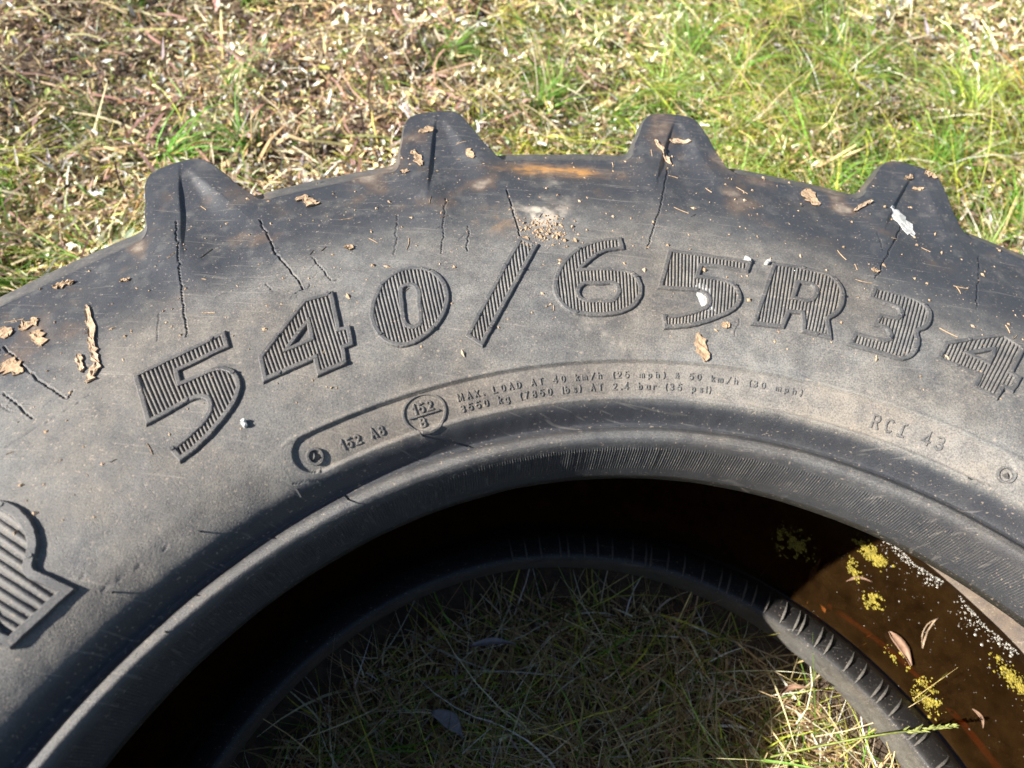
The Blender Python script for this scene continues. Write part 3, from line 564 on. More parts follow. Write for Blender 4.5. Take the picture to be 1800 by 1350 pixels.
# ------------------------------------------------------------------ small raised lettering in the band
def arc(cx, cy, rx, ry, a0, a1, n=9):
    t = np.radians(np.linspace(a0, a1, n)); return [(cx + rx * math.cos(x), cy + ry * math.sin(x)) for x in t]
_O = arc(.32, .5, .30, .5, 90, 450, 17)
_n = [[(0, 0), (0, .68)], [(0, .42)] + arc(.24, .42, .24, .26, 180, 0, 7) + [(.48, 0)]]
STROKES = {
 '0': [_O], 'O': [_O], '1': [[(0, .70), (.30, 1), (.30, 0)]], '2': [arc(.30, .72, .28, .28, 165, -30, 8) + [(.02, 0), (.62, 0)]],
 '3': [arc(.28, .75, .27, .25, 150, -90, 8) + arc(.28, .26, .31, .26, 90, -150, 9)], '4': [[(.48, 0), (.48, 1), (0, .28), (.66, .28)]],
 '5': [[(.58, 1), (.10, 1), (.05, .55)] + arc(.28, .32, .31, .32, 115, -150, 9)], '7': [[(0, 1), (.6, 1), (.2, 0)]],
 '8': [arc(.30, .76, .24, .24, 90, 450, 13), arc(.30, .26, .30, .27, 90, 450, 15)],
 'A': [[(0, 0), (.34, 1), (.68, 0)], [(.12, .34), (.56, .34)]], 'B': [[(0, 0), (0, 1), (.30, 1)] + arc(.32, .76, .22, .24, 90, -90, 6) + arc(.34, .26, .26, .26, 90, -90, 7) + [(0, 0)], [(0, .52), (.32, .52)]],
 'C': [arc(.36, .5, .34, .5, 48, 312, 13)], 'D': [[(0, 0), (0, 1), (.24, 1)] + arc(.24, .5, .38, .5, 90, -90, 9) + [(0, 0)]],
 'I': [[(.30, 0), (.30, 1)], [(.04, 1), (.56, 1)], [(.04, 0), (.56, 0)]], 'L': [[(0, 1), (0, 0), (.5, 0)]], 'M': [[(0, 0), (.03, 1), (.38, .2), (.73, 1), (.76, 0)]],
 'R': [[(0, 0), (0, 1), (.34, 1)] + arc(.36, .74, .24, .26, 90, -90, 7) + [(0, .48)], [(.30, .48), (.62, 0)]], 'T': [[(0, 1), (.64, 1)], [(.32, 1), (.32, 0)]],
 'X': [[(0, 0), (.62, 1)], [(0, 1), (.62, 0)]], '.': [[(.08, .0), (.08, .10)]], '/': [[(0, -.08), (.62, 1.06)]],
 '(': [arc(.52, .45, .42, .68, 128, 232, 7)], ')': [arc(-.28, .45, .42, .68, 52, -52, 7)],
 '&': [[(.62, 0), (.14, .70)] + arc(.30, .80, .18, .20, 200, -30, 7) + [(.08, .38)] + arc(.26, .22, .22, .22, 150, 330, 6) + [(.60, .48)]],
 'k': [[(0, 0), (0, 1)], [(.46, .66), (.04, .30)], [(.16, .42), (.50, 0)]], 'm': [[(0, 0), (0, .66)], [(0, .45)] + arc(.19, .45, .19, .21, 180, 0, 6) + [(.38, 0)], [(.38, .45)] + arc(.57, .45, .19, .21, 180, 0, 6) + [(.76, 0)]],
 'h': [[(0, 0), (0, 1)], _n[1]], 'p': [[(0, -.30), (0, .66)], arc(.26, .34, .26, .33, 180, 540, 13)], 'b': [[(0, 0), (0, 1)], arc(.26, .34, .26, .33, 180, 540, 13)],
 'g': [arc(.26, .34, .26, .33, 0, 360, 13), [(.52, .66), (.52, -.08)] + arc(.27, -.08, .25, .22, 0, -140, 6)],
 'a': [arc(.26, .33, .26, .33, 0, 360, 13), [(.52, .66), (.52, 0)]], 'r': [[(0, 0), (0, .66)], [(0, .40)] + arc(.22, .42, .22, .24, 180, 50, 5)],
 's': [arc(.24, .50, .21, .17, 40, 270, 7) + arc(.24, .16, .23, .17, 90, -140, 7)], 'i': [[(.08, 0), (.08, .66)], [(.08, .88), (.08, .98)]], 'l': [[(.08, 0), (.08, 1)]],
}
def lettering(name, text, th0, th1, r0, r1, cap, h=.0008, wide=1.0, dustv=.55, sw=.00058):
    """raised monoline text along the arc from angle th0 to th1, baseline radius r0 -> r1, cap height cap"""
    adv = {' ': .85, '.': .50, '(': .62, ')': .62, '/': .95, 'm': 1.12, 'l': .45, 'i': .45, 'r': .70, 'M': 1.15, '1': .70, 'a': .88, 's': .8, 'k': .85}
    A = [adv.get(c, 1.0) for c in text]; tot = sum(A) - .25; x = 0; V, F, b = [], [], 0
    for c, a in zip(text, A):
        for st_ in STROKES.get(c, []):
            q = np.array(st_, float) * cap; q[:, 0] *= wide
            t = x / tot; th = th0 + (th1 - th0) * t; rb = r0 + (r1 - r0) * t
            d = np.diff(q, axis=0); ln_ = np.hypot(*d.T)[:, None] + 1e-9; d = d / ln_
            q[0] -= d[0] * sw * .5; q[-1] += d[-1] * sw * .5
            nn_ = np.stack([-d[:, 1], d[:, 0]], 1); m = np.concatenate([nn_[:1], nn_[:-1] + nn_[1:], nn_[-1:]]); m /= np.hypot(*m.T)[:, None] + 1e-9
            k = np.concatenate([[1], np.clip((m[1:-1] * nn_[1:]).sum(1), .45, 1), [1]])[:, None]; m = m / k; n = len(q)
            for w_, hh in ((-1.0, -.0003), (-.52, h), (.52, h), (1.0, -.0003)):
                g = q + m * w_ * sw; V.append(on(th - np.degrees(g[:, 0] / rb), rb + g[:, 1], np.full(n, hh)))
            for s_ in range(3): F += [(b + s_ * n + i, b + (s_ + 1) * n + i, b + (s_ + 1) * n + i + 1, b + s_ * n + i + 1) for i in range(n - 1)]
            F += [(b, b + n, b + 2 * n, b + 3 * n), (b + n - 1, b + 4 * n - 1, b + 3 * n - 1, b + 2 * n - 1)]
            b += 4 * n
        x += a
    return link(name, np_mesh(name, np.concatenate(V), np.array(F), M_RUB, False, None, dict(dust_shade=dustv, crackle=.1)), tyre)
lettering("lettering", "MAX. LOAD AT 40 km/h (25 mph) & 50 km/h (30 mph)", 114.85, 82.5, .4690, .4715, .0042)['label'] = "upper line of small raised load lettering"
lettering("lettering", "3550 kg (7850 lbs) AT 2.4 bar (35 psi)", 114.85, 90.9, .4616, .4626, .0042)['label'] = "lower line of small raised load lettering"
lettering("lettering", "152 A8", 125.75, 121.75, .4640, .4634, .0054, .0010, .9, .55, .00085)['label'] = "raised 152 A8 at the left end of the band"
lettering("lettering", "152", 118.95, 117.05, .4686, .4688, .0058, .0010, .85, .55, .00090)['label'] = "raised 152 in the upper half of the circle"
lettering("lettering", "B", 118.65, 117.8, .4597, .4597, .0052, .0010, 1.0, .55, .00090)['label'] = "raised B in the lower half of the circle"
lettering("lettering", "RCI 43", 75.95, 69.3, .4640, .4660, .0088, .0011, .82, .55, .00105)['label'] = "raised RCI 43 at the right end of the band"

def ring(name, th, r, rad, wd, h, n=48, dustv=.5, ell=1.0):
    a = np.linspace(0, 2 * np.pi, n + 1)[:-1]; rows = []
    for rr_, hh in ((rad - wd, -.0004), (rad - wd * .6, h), (rad + wd * .6, h), (rad + wd, -.0004)):
        rows.append(on(th - np.degrees(rr_ * ell * np.cos(a) / r), r + rr_ * np.sin(a), np.full(n, hh)))
    F = []; i = np.arange(n); j = (i + 1) % n
    for b in range(3): F.append(np.stack([b * n + i, (b + 1) * n + i, (b + 1) * n + j, b * n + j], 1))
    return link(name, np_mesh(name, np.concatenate(rows), np.concatenate(F), M_RUB, False, None, dict(dust_shade=dustv)), tyre)
ring("load_index_circle", 118.06, .4683, .0122, .0009, .0011, ell=1.26)
def strip(name, th0, r0, th1, r1, wd, h, dustv=.5):
    th = np.linspace(th0, th1, 7); r = np.linspace(r0, r1, 7); V = [on(th, r - wd, np.full(7, -.0004)), on(th, r - wd * .6, np.full(7, h)), on(th, r + wd * .6, np.full(7, h)), on(th, r + wd, np.full(7, -.0004))]
    F = []; i = np.arange(6)
    for b in range(3): F.append(np.stack([b * 7 + i, b * 7 + i + 1, (b + 1) * 7 + i + 1, (b + 1) * 7 + i], 1))
    F.append(np.array([[0, 7, 14, 21], [6, 27, 20, 13]]))
    return link(name, np_mesh(name, np.concatenate(V), np.concatenate(F), M_RUB, False, None, dict(dust_shade=dustv)), tyre)
strip("fraction_bar", 119.5, .4669, 116.75, .4669, .0007, .0014)
ring("vent_mark", 128.05, .4677, .0048, .0011, .0020, 20, .4)
ring("vent_mark", 64.05, .4696, .0050, .0010, .0016, 20, .45)
for th, r, s in ((128.0, .4676, .0042), (64.0, .4694, .0030)):
    V = [on(np.array([th + .42 * s / .0042, th - .05, th - .55 * s / .0042]), np.array([r - s * .5, r + s * .9, r - s * .6]), np.full(3, -.0003)), on(np.array([th + .1]), np.array([r]), np.array([.0042]))]
    link("vent_mark_point", np_mesh("vent_mark_point", np.concatenate(V), np.array([(0, 1, 3), (1, 2, 3), (2, 0, 3)]), M_RUB, False, None, dict(dust_shade=.4)), tyre)

# rubber hairs left by the mould vents
def hair(th, r, ln, lean=(0, 0)):
    p, n = surf(np.array([th]), np.array([r])); p, n = p[0], n[0]; q = p + n * ln + np.array([lean[0], lean[1], 0]) * ln
    a = np.linspace(0, 2 * np.pi, 7)[:-1]; e1 = np.cross(n, (0, 1, 0)); e1 /= np.linalg.norm(e1); e2 = np.cross(n, e1)
    c = (np.cos(a)[:, None] * e1 + np.sin(a)[:, None] * e2)
    V = np.concatenate([p - n * .001 + c * .00075, .5 * (p + q) + c * .0006, q + c * .0004, q[None] + n * .0002])
    F = [(i, (i + 1) % 6, 6 + (i + 1) % 6, 6 + i) for i in range(6)] + [(6 + i, 6 + (i + 1) % 6, 12 + (i + 1) % 6, 12 + i) for i in range(6)] + [(12 + i, 12 + (i + 1) % 6, 18, 18) for i in range(6)]
    me = bpy.data.meshes.new("rubber_hair"); me.from_pydata(V.tolist(), [], [tuple(dict.fromkeys(f)) for f in F]); me.materials.append(M_HAIR)
    return link("rubber_hair", me, tyre)
for th, r, ln in ((130.6, .4560, .016), (119.0, .4562, .008), (138.5, .4640, .0065), (145.6, .4665, .0065), (118.75, .4550, .004), (66.6, .4575, .003), (145, .433, .003)):
    hair(th, r, ln)
# ridges across the lower bead
rm_v = []; rm_f = []
rs = np.array([.441, .447, .455, .464, .474]); zs = np.interp(rs, BD[5:, 0], BD[5:, 1])
hs = np.array([.0005, .0032, .0045, .0030, .0]); ws = np.array([.0010, .0014, .0014, .0010, .0004])
for k in range(5):
    rm_v += [(rs[k], -ws[k], zs[k] - .0008), (rs[k], -ws[k] * .35, zs[k] + hs[k]), (rs[k], ws[k] * .35, zs[k] + hs[k]), (rs[k], ws[k], zs[k] - .0008)]
for k in range(4):
    for j in range(3): rm_f.append((k * 4 + j, k * 4 + j + 1, k * 4 + 5 + j, k * 4 + 4 + j))
rme = np_mesh("bead_ridge", np.array(rm_v), np.array(rm_f), M_LIN, True, None, dict(dust_shade=.5))
for i in range(38):
    o = link("bead_ridge", rme, tyre); a = math.radians(22 + 2.25 * i + random.uniform(-.25, .25)); o.rotation_euler = (0, 0, a + random.uniform(-.02, .02)); o.location = (-.008, .012, 0)

# ------------------------------------------------------------------ setting: ground
gx = np.concatenate([[-60, -20, -8], np.arange(-2.6, 2.61, .03), [8, 20, 60]]); gy = np.concatenate([[-60, -20, -8], np.arange(-2.0, 3.01, .03), [8, 20, 60]])
GX, GY = np.meshgrid(gx, gy); 
def ground_z(x, y):
    r = np.hypot(x, y)
    return (.05 * (fbm(x * 3 + 30, y * 3 + 30, 3) - .5) + .065 * (fbm(x * 12 + 3, y * 14 + 8, 3) - .5)) * (sstep(.80, 1.0, r) + .5 * sstep(.44, .36, r)) - .012
GZ = ground_z(GX, GY); n0, n1_ = GX.shape; I = np.arange(n0 * n1_).reshape(n0, n1_)
gm = np_mesh("ground", np.stack([GX, GY, GZ], -1).reshape(-1, 3), np.stack([I[:-1, :-1], I[:-1, 1:], I[1:, 1:], I[1:, :-1]], -1).reshape(-1, 4), M_SOIL)
prop(link("ground", gm), "brown soil under the grass and dry litter", "ground", kind='structure')

# ------------------------------------------------------------------ water in the lower cavity
WZ = .076
wt = np.radians(np.arange(0, 361, 1.0)[:-1]); wr = np.linspace(.480, .668, 9)
wr2 = np.concatenate([wr, [.668, .480]]); wz2 = np.concatenate([np.full(9, WZ), [.012, .012]])
WV = np.stack([wr2[:, None] * np.cos(wt), wr2[:, None] * np.sin(wt), np.repeat(wz2[:, None], 360, 1)], -1).reshape(-1, 3)
I = np.arange(11 * 360).reshape(11, 360); I2 = np.roll(I, -1, 0)
WF = np.stack([I, I2, np.roll(I2, -1, 1), np.roll(I, -1, 1)], -1).reshape(-1, 4)
prop(link("water", np_mesh("water", WV, WF, M_WATER)), "brown stagnant rainwater pooled inside the tyre", "water", kind='structure')

# ------------------------------------------------------------------ vegetation
def ribbons(base, az, ln, wd, rise, sag, col, seg=2, tip=.15, twist=0.0):
    """bent tapering blades; base (n,3), az heading, ln length, rise start slope, sag curvature"""
    n = len(base); k = np.arange(seg + 1) / seg
    d = np.stack([np.cos(az), np.sin(az)], 1); s = np.stack([-np.sin(az), np.cos(az)], 1)
    cv = RNG.normal(0, .25, n)
    el = rise[:, None] - sag[:, None] * k[None, :]
    stepx = np.cos(el) * (ln / seg)[:, None]; stepz = np.sin(el) * (ln / seg)[:, None]
    x = np.concatenate([np.zeros((n, 1)), np.cumsum(stepx[:, :-1], 1)], 1); z = np.concatenate([np.zeros((n, 1)), np.cumsum(stepz[:, :-1], 1)], 1)
    lat = cv[:, None] * (ln[:, None] * k ** 2)
    C = base[:, None, :] + np.concatenate([d[:, None, :] * x[..., None] + s[:, None, :] * lat[..., None], z[..., None]], -1)
    W = wd[:, None] * (1 - (1 - tip) * k ** 1.6) * .5
    tw = RNG.uniform(-.9, .9, n)
    side = np.concatenate([s * np.cos(tw)[:, None], np.sin(tw)[:, None]], 1)
    L = C - side[:, None, :] * W[..., None]; R_ = C + side[:, None, :] * W[..., None]
    V = np.stack([L, R_], 2).reshape(-1, 3)
    b = (np.arange(n) * (seg + 1) * 2)[:, None] + (np.arange(seg) * 2)[None, :]
    F = np.stack([b, b + 1, b + 3, b + 2], -1).reshape(-1, 4)
    cc = np.repeat(col, (seg + 1) * 2, 0)
    return V, F, cc
def leaves(base, az, ln, wd, tilt, col):
    n = len(base); d = np.stack([np.cos(az), np.sin(az), np.tan(tilt)], 1); s = np.stack([-np.sin(az), np.cos(az), RNG.normal(0, .35, n)], 1)
    l = ln[:, None]; h = wd[:, None] * .5; up = np.array([0, 0, 1.0])
    V = np.stack([base, base + d * l * .35 + s * h + up * .1 * h, base + d * l, base + d * l * .35 - s * h + up * .1 * h, base + d * l * .45 - up * h * .25], 1)
    V = V.reshape(-1, 3); b = (np.arange(n) * 5)[:, None]
    F = np.concatenate([b + np.array([0, 1, 4, 4])[None], b + np.array([1, 2, 4, 4])[None], b + np.array([2, 3, 4, 4])[None], b + np.array([3, 0, 4, 4])[None]], 0)[:, :3]
    return V, F, np.repeat(col, 5, 0)
def merge(*parts):
    V, F, Cc, b = [], [], [], 0
    for v, f, c in parts: V.append(v); F.append(f + b); Cc.append(c); b += len(v)
    return np.concatenate(V), np.concatenate(F), np.concatenate(Cc)
def pick(pal, wts, n, jit=.18):
    pal = np.array(pal); w_ = np.array(wts, float); i = RNG.choice(len(pal), n, p=w_ / w_.sum())
    return np.clip(pal[i] * np.exp(RNG.normal(0, jit, (n, 1))) * np.exp(RNG.normal(0, .05, (n, 3))), 0, .9)
def outside(n, rmin=.775, x0=-2.0, x1=1.85, y0=.30, y1=2.65):
    out = []
    while sum(map(len, out)) < n:
        p = np.stack([RNG.uniform(x0, x1, n), RNG.uniform(y0, y1, n)], 1); r = np.hypot(*p.T)
        # keep to what can be seen from around here: behind the tyre rim
        out.append(p[r > rmin])
    return np.concatenate(out)[:n]
def green_w(x, y):
    g = .20 + 1.05 * np.exp(-(((x - .42) / .50) ** 2 + ((y - 1.50) / .50) ** 2)) + .75 * np.exp(-(((x + 1.05) / .22) ** 2 + ((y - .80) / .28) ** 2)) + .75 * np.exp(-((np.hypot(x, y) - .87) / .08) ** 2)
    g = g * (.35 + 1.3 * fbm(x * 5 + 60, y * 5 + 20, 3))
    g = g - .35 * np.exp(-(((x - 1.05) / .3) ** 2 + ((y - 1.0) / .35) ** 2))
    return np.clip(g, 0, 1)
STRAW = (.62, .49, .23); PALE = (.82, .74, .52); BRN = (.24, .14, .075); PUR = (.30, .18, .15); GREY = (.56, .52, .46); OLIV = (.40, .38, .10); TAN = (.50, .35, .19); ORG = (.52, .25, .06)
GRN = (.14, .31, .03); YGR = (.48, .52, .07); LGR = (.31, .49, .10); PGR = (.50, .60, .36)

# dry clippings and chips
n = 120000; p = outside(n); g = green_w(*p.T)
zb_ = ground_z(*p.T) + RNG.uniform(0, .055, n) * fbm(p[:, 0] * 16, p[:, 1] * 16, 2)
ln = RNG.lognormal(math.log(.019), .7, n).clip(.006, .10); wd = RNG.lognormal(math.log(.0026), .55, n).clip(.0009, .008)
c1 = pick([STRAW, PALE, BRN, PUR, GREY, OLIV, TAN], [3, 2.9, 1.4, 1.2, 1.0, 1.7, 2.2], n, .36)
dark = fbm(p[:, 0] * 2.2 + 7, p[:, 1] * 2.2 + 1, 3) + .25 * sstep(-.2, -1.0, p[:, 0]) * sstep(1.2, 1.6, p[:, 1])
c1 = c1 * (.78 + .62 * sstep(.30, .68, fbm(p[:, 0] * 4.5 + 11, p[:, 1] * 4.5 + 5, 3)))[:, None] * (1 - (.30 * sstep(.5, .75, dark))[:, None] * np.array([.8, 1.0, 1.0]))
A1 = ribbons(np.column_stack([p, zb_]), RNG.uniform(0, 2 * np.pi, n), ln, wd, RNG.normal(.20, .36, n).clip(-.3, .75), RNG.normal(.35, .6, n), c1, 2, .45)
n = 38000; p = outside(n); tone_ = lambda q: (.80 + .60 * sstep(.30, .68, fbm(q[:, 0] * 4.5 + 11, q[:, 1] * 4.5 + 5, 3)))[:, None]; zb_ = ground_z(*p.T) + RNG.uniform(.004, .036, n)
c2 = pick([PALE, STRAW, GREY, BRN, PGR, PUR, TAN], [2.6, 2, 1.6, 1.4, .9, .9, 2], n, .35)
A2 = leaves(np.column_stack([p, zb_]), RNG.uniform(0, 2 * np.pi, n), RNG.lognormal(math.log(.012), .5, n).clip(.004, .035), RNG.lognormal(math.log(.0062), .45, n).clip(.002, .015), RNG.normal(.1, .5, n).clip(-.9, .9), c2 * tone_(p))
def quads_to_tris(F): return np.concatenate([F[:, [0, 1, 2]], F[:, [0, 2, 3]]], 0)
V, F, Cc = merge((A1[0], quads_to_tris(A1[1]), A1[2]), A2)
prop(link("dry_litter", np_mesh("dry_litter", V, F, M_LIT, False, Cc)), "straw-coloured mown clippings and chips covering the ground behind the tyre", "plant litter", kind='stuff')

# runner stems, pinkish and brown, sprawling over the upper left
n = 1100; p = np.concatenate([outside(620, .82, -1.7, -.1, .7, 2.4), outside(480, .82)])
cst = pick([(.34, .20, .15), (.42, .30, .17), (.30, .27, .10), (.22, .12, .09), (.50, .42, .24)], [2, 2, 1.5, 1.5, 1.5], n)
A = ribbons(np.column_stack([p, ground_z(*p.T) + RNG.uniform(.02, .045, n)]), RNG.uniform(0, 6.28, n), RNG.uniform(.05, .16, n), RNG.uniform(.0028, .0068, n), RNG.normal(.08, .15, n).clip(-.2, .3), RNG.normal(.25, .3, n), cst, 6, .55)
prop(link("dry_stems", np_mesh("dry_stems", A[0], A[1], M_LIT, False, A[2])), "tangled pinkish brown runner stems lying on the litter", "stems", kind='stuff')

# green grass
n = 90000; p = outside(n); g = green_w(*p.T); k = RNG.random(n) < g ** 1.25; p = p[k]; n = len(p)
tall = np.clip(green_w(*p.T), .3, 1)
ln = RNG.lognormal(math.log(.092), .48, n).clip(.02, .20) * (.45 + .75 * tall); wd = RNG.lognormal(math.log(.0021), .38, n).clip(.0009, .0048)
flow = 2.2 + 2.6 * fbm(p[:, 0] * 1.6 + 3, p[:, 1] * 1.6 + 3, 2) + RNG.normal(0, .9, n)
c3 = pick([GRN, YGR, LGR, STRAW, ORG, PALE], [3.2, 3.0, 2.2, 1.5, .35, .8], n, .28)
A = ribbons(np.column_stack([p, ground_z(*p.T) + RNG.uniform(0, .018, n)]), flow, ln, wd, RNG.normal(.52, .30, n).clip(-.1, .95), RNG.normal(1.0, .40, n).clip(.3, 2), c3, 4, .12)
# rooted tufts that lean each their own way
nt_, nb_ = 180, 80; tc = outside(4000, .80); tc = tc[RNG.random(4000) < green_w(*tc.T) ** 1.5][:nt_]; nt_ = len(tc)
tp = np.repeat(tc, nb_, 0) + RNG.normal(0, .012, (nt_ * nb_, 2)); n = len(tp); lean = np.repeat(RNG.uniform(0, 6.28, nt_), nb_) + RNG.normal(0, .75, n)
tcol = np.repeat(pick([GRN, YGR, LGR], [3, 2.5, 2], nt_, .15), nb_, 0) * np.exp(RNG.normal(0, .25, (n, 1)))
kk = RNG.random(n) < .22; tcol[kk] = pick([STRAW, PALE, ORG], [3, 2, .6], int(kk.sum()))
T2 = ribbons(np.column_stack([tp, ground_z(*tp.T)]), lean, RNG.lognormal(math.log(.10), .35, n).clip(.03, .20), RNG.uniform(.0012, .0038, n), RNG.normal(.75, .25, n).clip(.1, 1.05), RNG.normal(1.15, .35, n).clip(.4, 2), np.clip(tcol, 0, .9), 4, .10)
A = merge(A, T2)
prop(link("grass", np_mesh("grass", A[0], A[1], M_GRASS, False, A[2])), "green and yellowing grass blades growing behind the tyre", "grass", kind='stuff')

# grass inside the tyre's opening
n = 9500; th = RNG.uniform(0, 2 * np.pi, n); r = .43 * np.sqrt(RNG.random(n)); p = np.stack([r * np.cos(th), r * np.sin(th)], 1); p = p[p[:, 1] > -.30]; n = len(p)
ln = RNG.lognormal(math.log(.075), .45, n).clip(.02, .18); wd = RNG.lognormal(math.log(.0016), .35, n).clip(.0007, .0036)
c4 = 1.15 * pick([GRN, YGR, LGR, STRAW, PALE, BRN, TAN], [1.0, 1.6, .6, 3.2, 2.4, .8, 2.0], n, .35)
A = ribbons(np.column_stack([p, ground_z(*p.T) + RNG.uniform(0, .03, n)]), RNG.uniform(0, 6.28, n), ln, wd, RNG.normal(.35, .3, n).clip(-.1, .8), RNG.normal(.6, .5, n), c4, 4, .12)
n = 9000; th = RNG.uniform(0, 2 * np.pi, n); r = .43 * np.sqrt(RNG.random(n)); p = np.stack([r * np.cos(th), r * np.sin(th)], 1); p = p[p[:, 1] > -.30]; n = len(p)
c5 = 1.05 * pick([STRAW, BRN, TAN, PALE, GREY], [2, 2, 2, 1, 1], n)
B_ = ribbons(np.column_stack([p, ground_z(*p.T) + RNG.uniform(0, .03, n)]), RNG.uniform(0, 6.28, n), RNG.uniform(.01, .05, n), RNG.uniform(.001, .003, n), RNG.normal(.1, .3, n), RNG.normal(.1, .4, n), c5, 4, .4)
V, F, Cc = merge(A, B_)
prop(link("grass", np_mesh("grass", V, F, M_GRASS, False, Cc)), "thin dry grass in the shaded opening of the tyre", "grass", kind='stuff')

# ------------------------------------------------------------------ things lying on the tyre
def flake(name, th0, r0, th1, r1, wd, m, label, cat, curl, thick, ragged=.35, bumpy=.0012, prof=(.25, .75, 1, .9, .7, .2)):
    """irregular curled chip lying on the sidewall between two points"""
    rm = .5 * (r0 + r1); tm = .5 * (th0 + th1)
    a = np.array([-math.radians(th0 - tm) * rm, r0 - rm]); b = np.array([-math.radians(th1 - tm) * rm, r1 - rm])
    L = np.hypot(*(b - a)); d = (b - a) / L; s = np.array([-d[1], d[0]])
    nu = 9; u = np.linspace(0, 1, nu); nv = 5
    wv = np.interp(u, [0, .12, .4, .7, .9, 1], prof) * RNG.uniform(1 - ragged, 1 + ragged * .6, nu)
    off = RNG.normal(0, .16, nu)
    G = []; H = []
    for i in range(nu):
        for j in range(nv):
            v = (j / (nv - 1) - .5) * wv[i] + off[i] * .5
            jit = RNG.normal(0, .05, 2)
            G.append(a + d * L * (u[i] + jit[0] * .5) + s * wd * (v + jit[1])); H.append(curl * (abs(2 * j / (nv - 1) - 1) ** 2 + .6 * (2 * u[i] - 1) ** 2) + abs(RNG.normal(0, bumpy)))
    G = np.array(G); H = np.array(H); tt = tm - np.degrees(G[:, 0] / rm); r_ = rm + G[:, 1]
    top = on(tt, r_, H + thick); bot = on(tt, r_, H * .7 - .0003); n = nu * nv
    I = np.arange(n).reshape(nu, nv); F = []
    for i in range(nu - 1):
        for j in range(nv - 1):
            F.append((I[i, j], I[i, j + 1], I[i + 1, j + 1], I[i + 1, j])); F.append((n + I[i, j], n + I[i + 1, j], n + I[i + 1, j + 1], n + I[i, j + 1]))
    rim = list(I[0, :]) + list(I[1:, -1]) + list(I[-1, -2::-1]) + list(I[-2:0:-1, 0])
    for x, y in zip(rim, rim[1:] + rim[:1]): F.append((x, n + x, n + y, y))
    V = np.concatenate([top, bot]); c = V.mean(0)
    return prop(link(name, np_mesh(name, V - c, np.array(F), m, False), None, c), label, cat)
for (p0, p1), wpx, kind, lab in DATA['flakes']:
    wd = wpx / 1700.0
    if kind == 'bark': flake("bark_flake", *p0, *p1, wd * .7, M_BARK, lab, "bark flake", .0006, .0006, .45, .0006)
    elif kind == 'mud': flake("mud_flake", *p0, *p1, wd, M_MUD, lab, "mud flake", .0003, .0005, .5, .0006)
    elif 'pebble' in lab: flake("pebble", *p0, *p1, wd * .7, M_WHITE, lab, "pebble", -.0006, .0035, .2, .0003)
    else: flake("bird_dropping", *p0, *p1, wd, M_WHITE, lab, "bird dropping", -.0003, .0006, .12, .0003, (.55, .9, 1, 1, .85, .5))

# loose crumbs of dry mud and plant dust
def crumbs(name, th, r, sz, m, label, cat="crumbs"):
    n = len(th); p, nn_ = surf(th, r)
    o_ = np.array([(1, 0, 0), (-1, 0, 0), (0, 1, 0), (0, -1, 0), (0, 0, .7), (0, 0, -.4)], float)
    f_ = np.array([(0, 2, 4), (2, 1, 4), (1, 3, 4), (3, 0, 4), (2, 0, 5), (1, 2, 5), (3, 1, 5), (0, 3, 5)])
    rot = RNG.uniform(0, 6.28, n); st = RNG.uniform(.6, 1.9, n)
    V = o_[None] * sz[:, None, None] * RNG.uniform(.6, 1.25, (n, 6, 1)); V[..., 0] *= st[:, None]
    c, s_ = np.cos(rot)[:, None], np.sin(rot)[:, None]; x = V[..., 0] * c - V[..., 1] * s_; y = V[..., 0] * s_ + V[..., 1] * c
    V = np.stack([x, y, V[..., 2]], -1) + (p + nn_ * (sz * .25)[:, None])[:, None]
    F = f_[None] + (np.arange(n) * 6)[:, None, None]
    return prop(link(name, np_mesh(name, V.reshape(-1, 3), F.reshape(-1, 3), m, False)), label, cat, kind='stuff')
n = 190
crumbs("mud_crumbs", 103.6 + RNG.normal(0, 1.0, n), .632 + RNG.normal(0, .011, n), RNG.lognormal(math.log(.0009), .5, n).clip(.0004, .0026), M_MUD, "heap of pale dry crumbs beside the top of the slash", "crumbs")
n = 520
crumbs("mud_crumbs", RNG.uniform(56, 157, n), RNG.uniform(.505, .78, n), RNG.lognormal(math.log(.0008), .55, n).clip(.0003, .0028), M_MUD, "scattered tan crumbs of dry mud all over the sidewall", "crumbs")
n = 230
crumbs("bark_crumbs", RNG.uniform(56, 157, n), RNG.uniform(.50, .80, n), RNG.lognormal(math.log(.0008), .5, n).clip(.0003, .0022), M_BARK, "scattered dark specks of bark all over the sidewall", "crumbs")
# dry straws and fibres on the rubber
th = RNG.uniform(58, 156, 70); r = RNG.uniform(.52, .80, 70); az = RNG.uniform(0, 6.28, 70); V, F = [], []
for i in range(70):
    ln_ = RNG.uniform(.004, .016); k = np.linspace(-.5, .5, 4); cu = RNG.normal(0, .12)
    du = ln_ * (k * math.cos(az[i]) - cu * k * k * math.sin(az[i])); dv = ln_ * (k * math.sin(az[i]) + cu * k * k * math.cos(az[i])); w_ = RNG.uniform(.00018, .00045)
    for sgn, hh in ((-1, .0001), (0, .0007), (1, .0001)):
        V.append(on(th[i] - np.degrees((du - sgn * w_ * math.sin(az[i])) / r[i]), r[i] + dv + sgn * w_ * math.cos(az[i]), np.full(4, hh)))
    b_ = i * 12
    for q in range(2):
        for j in range(3): F.append((b_ + q * 4 + j, b_ + q * 4 + j + 1, b_ + q * 4 + 5 + j, b_ + q * 4 + 4 + j))
prop(link("straw_fibres", np_mesh("straw_fibres", np.concatenate(V), np.array(F), M_MUD, False)), "thin dry plant fibres stuck to the sidewall", "plant fibres", kind='stuff')

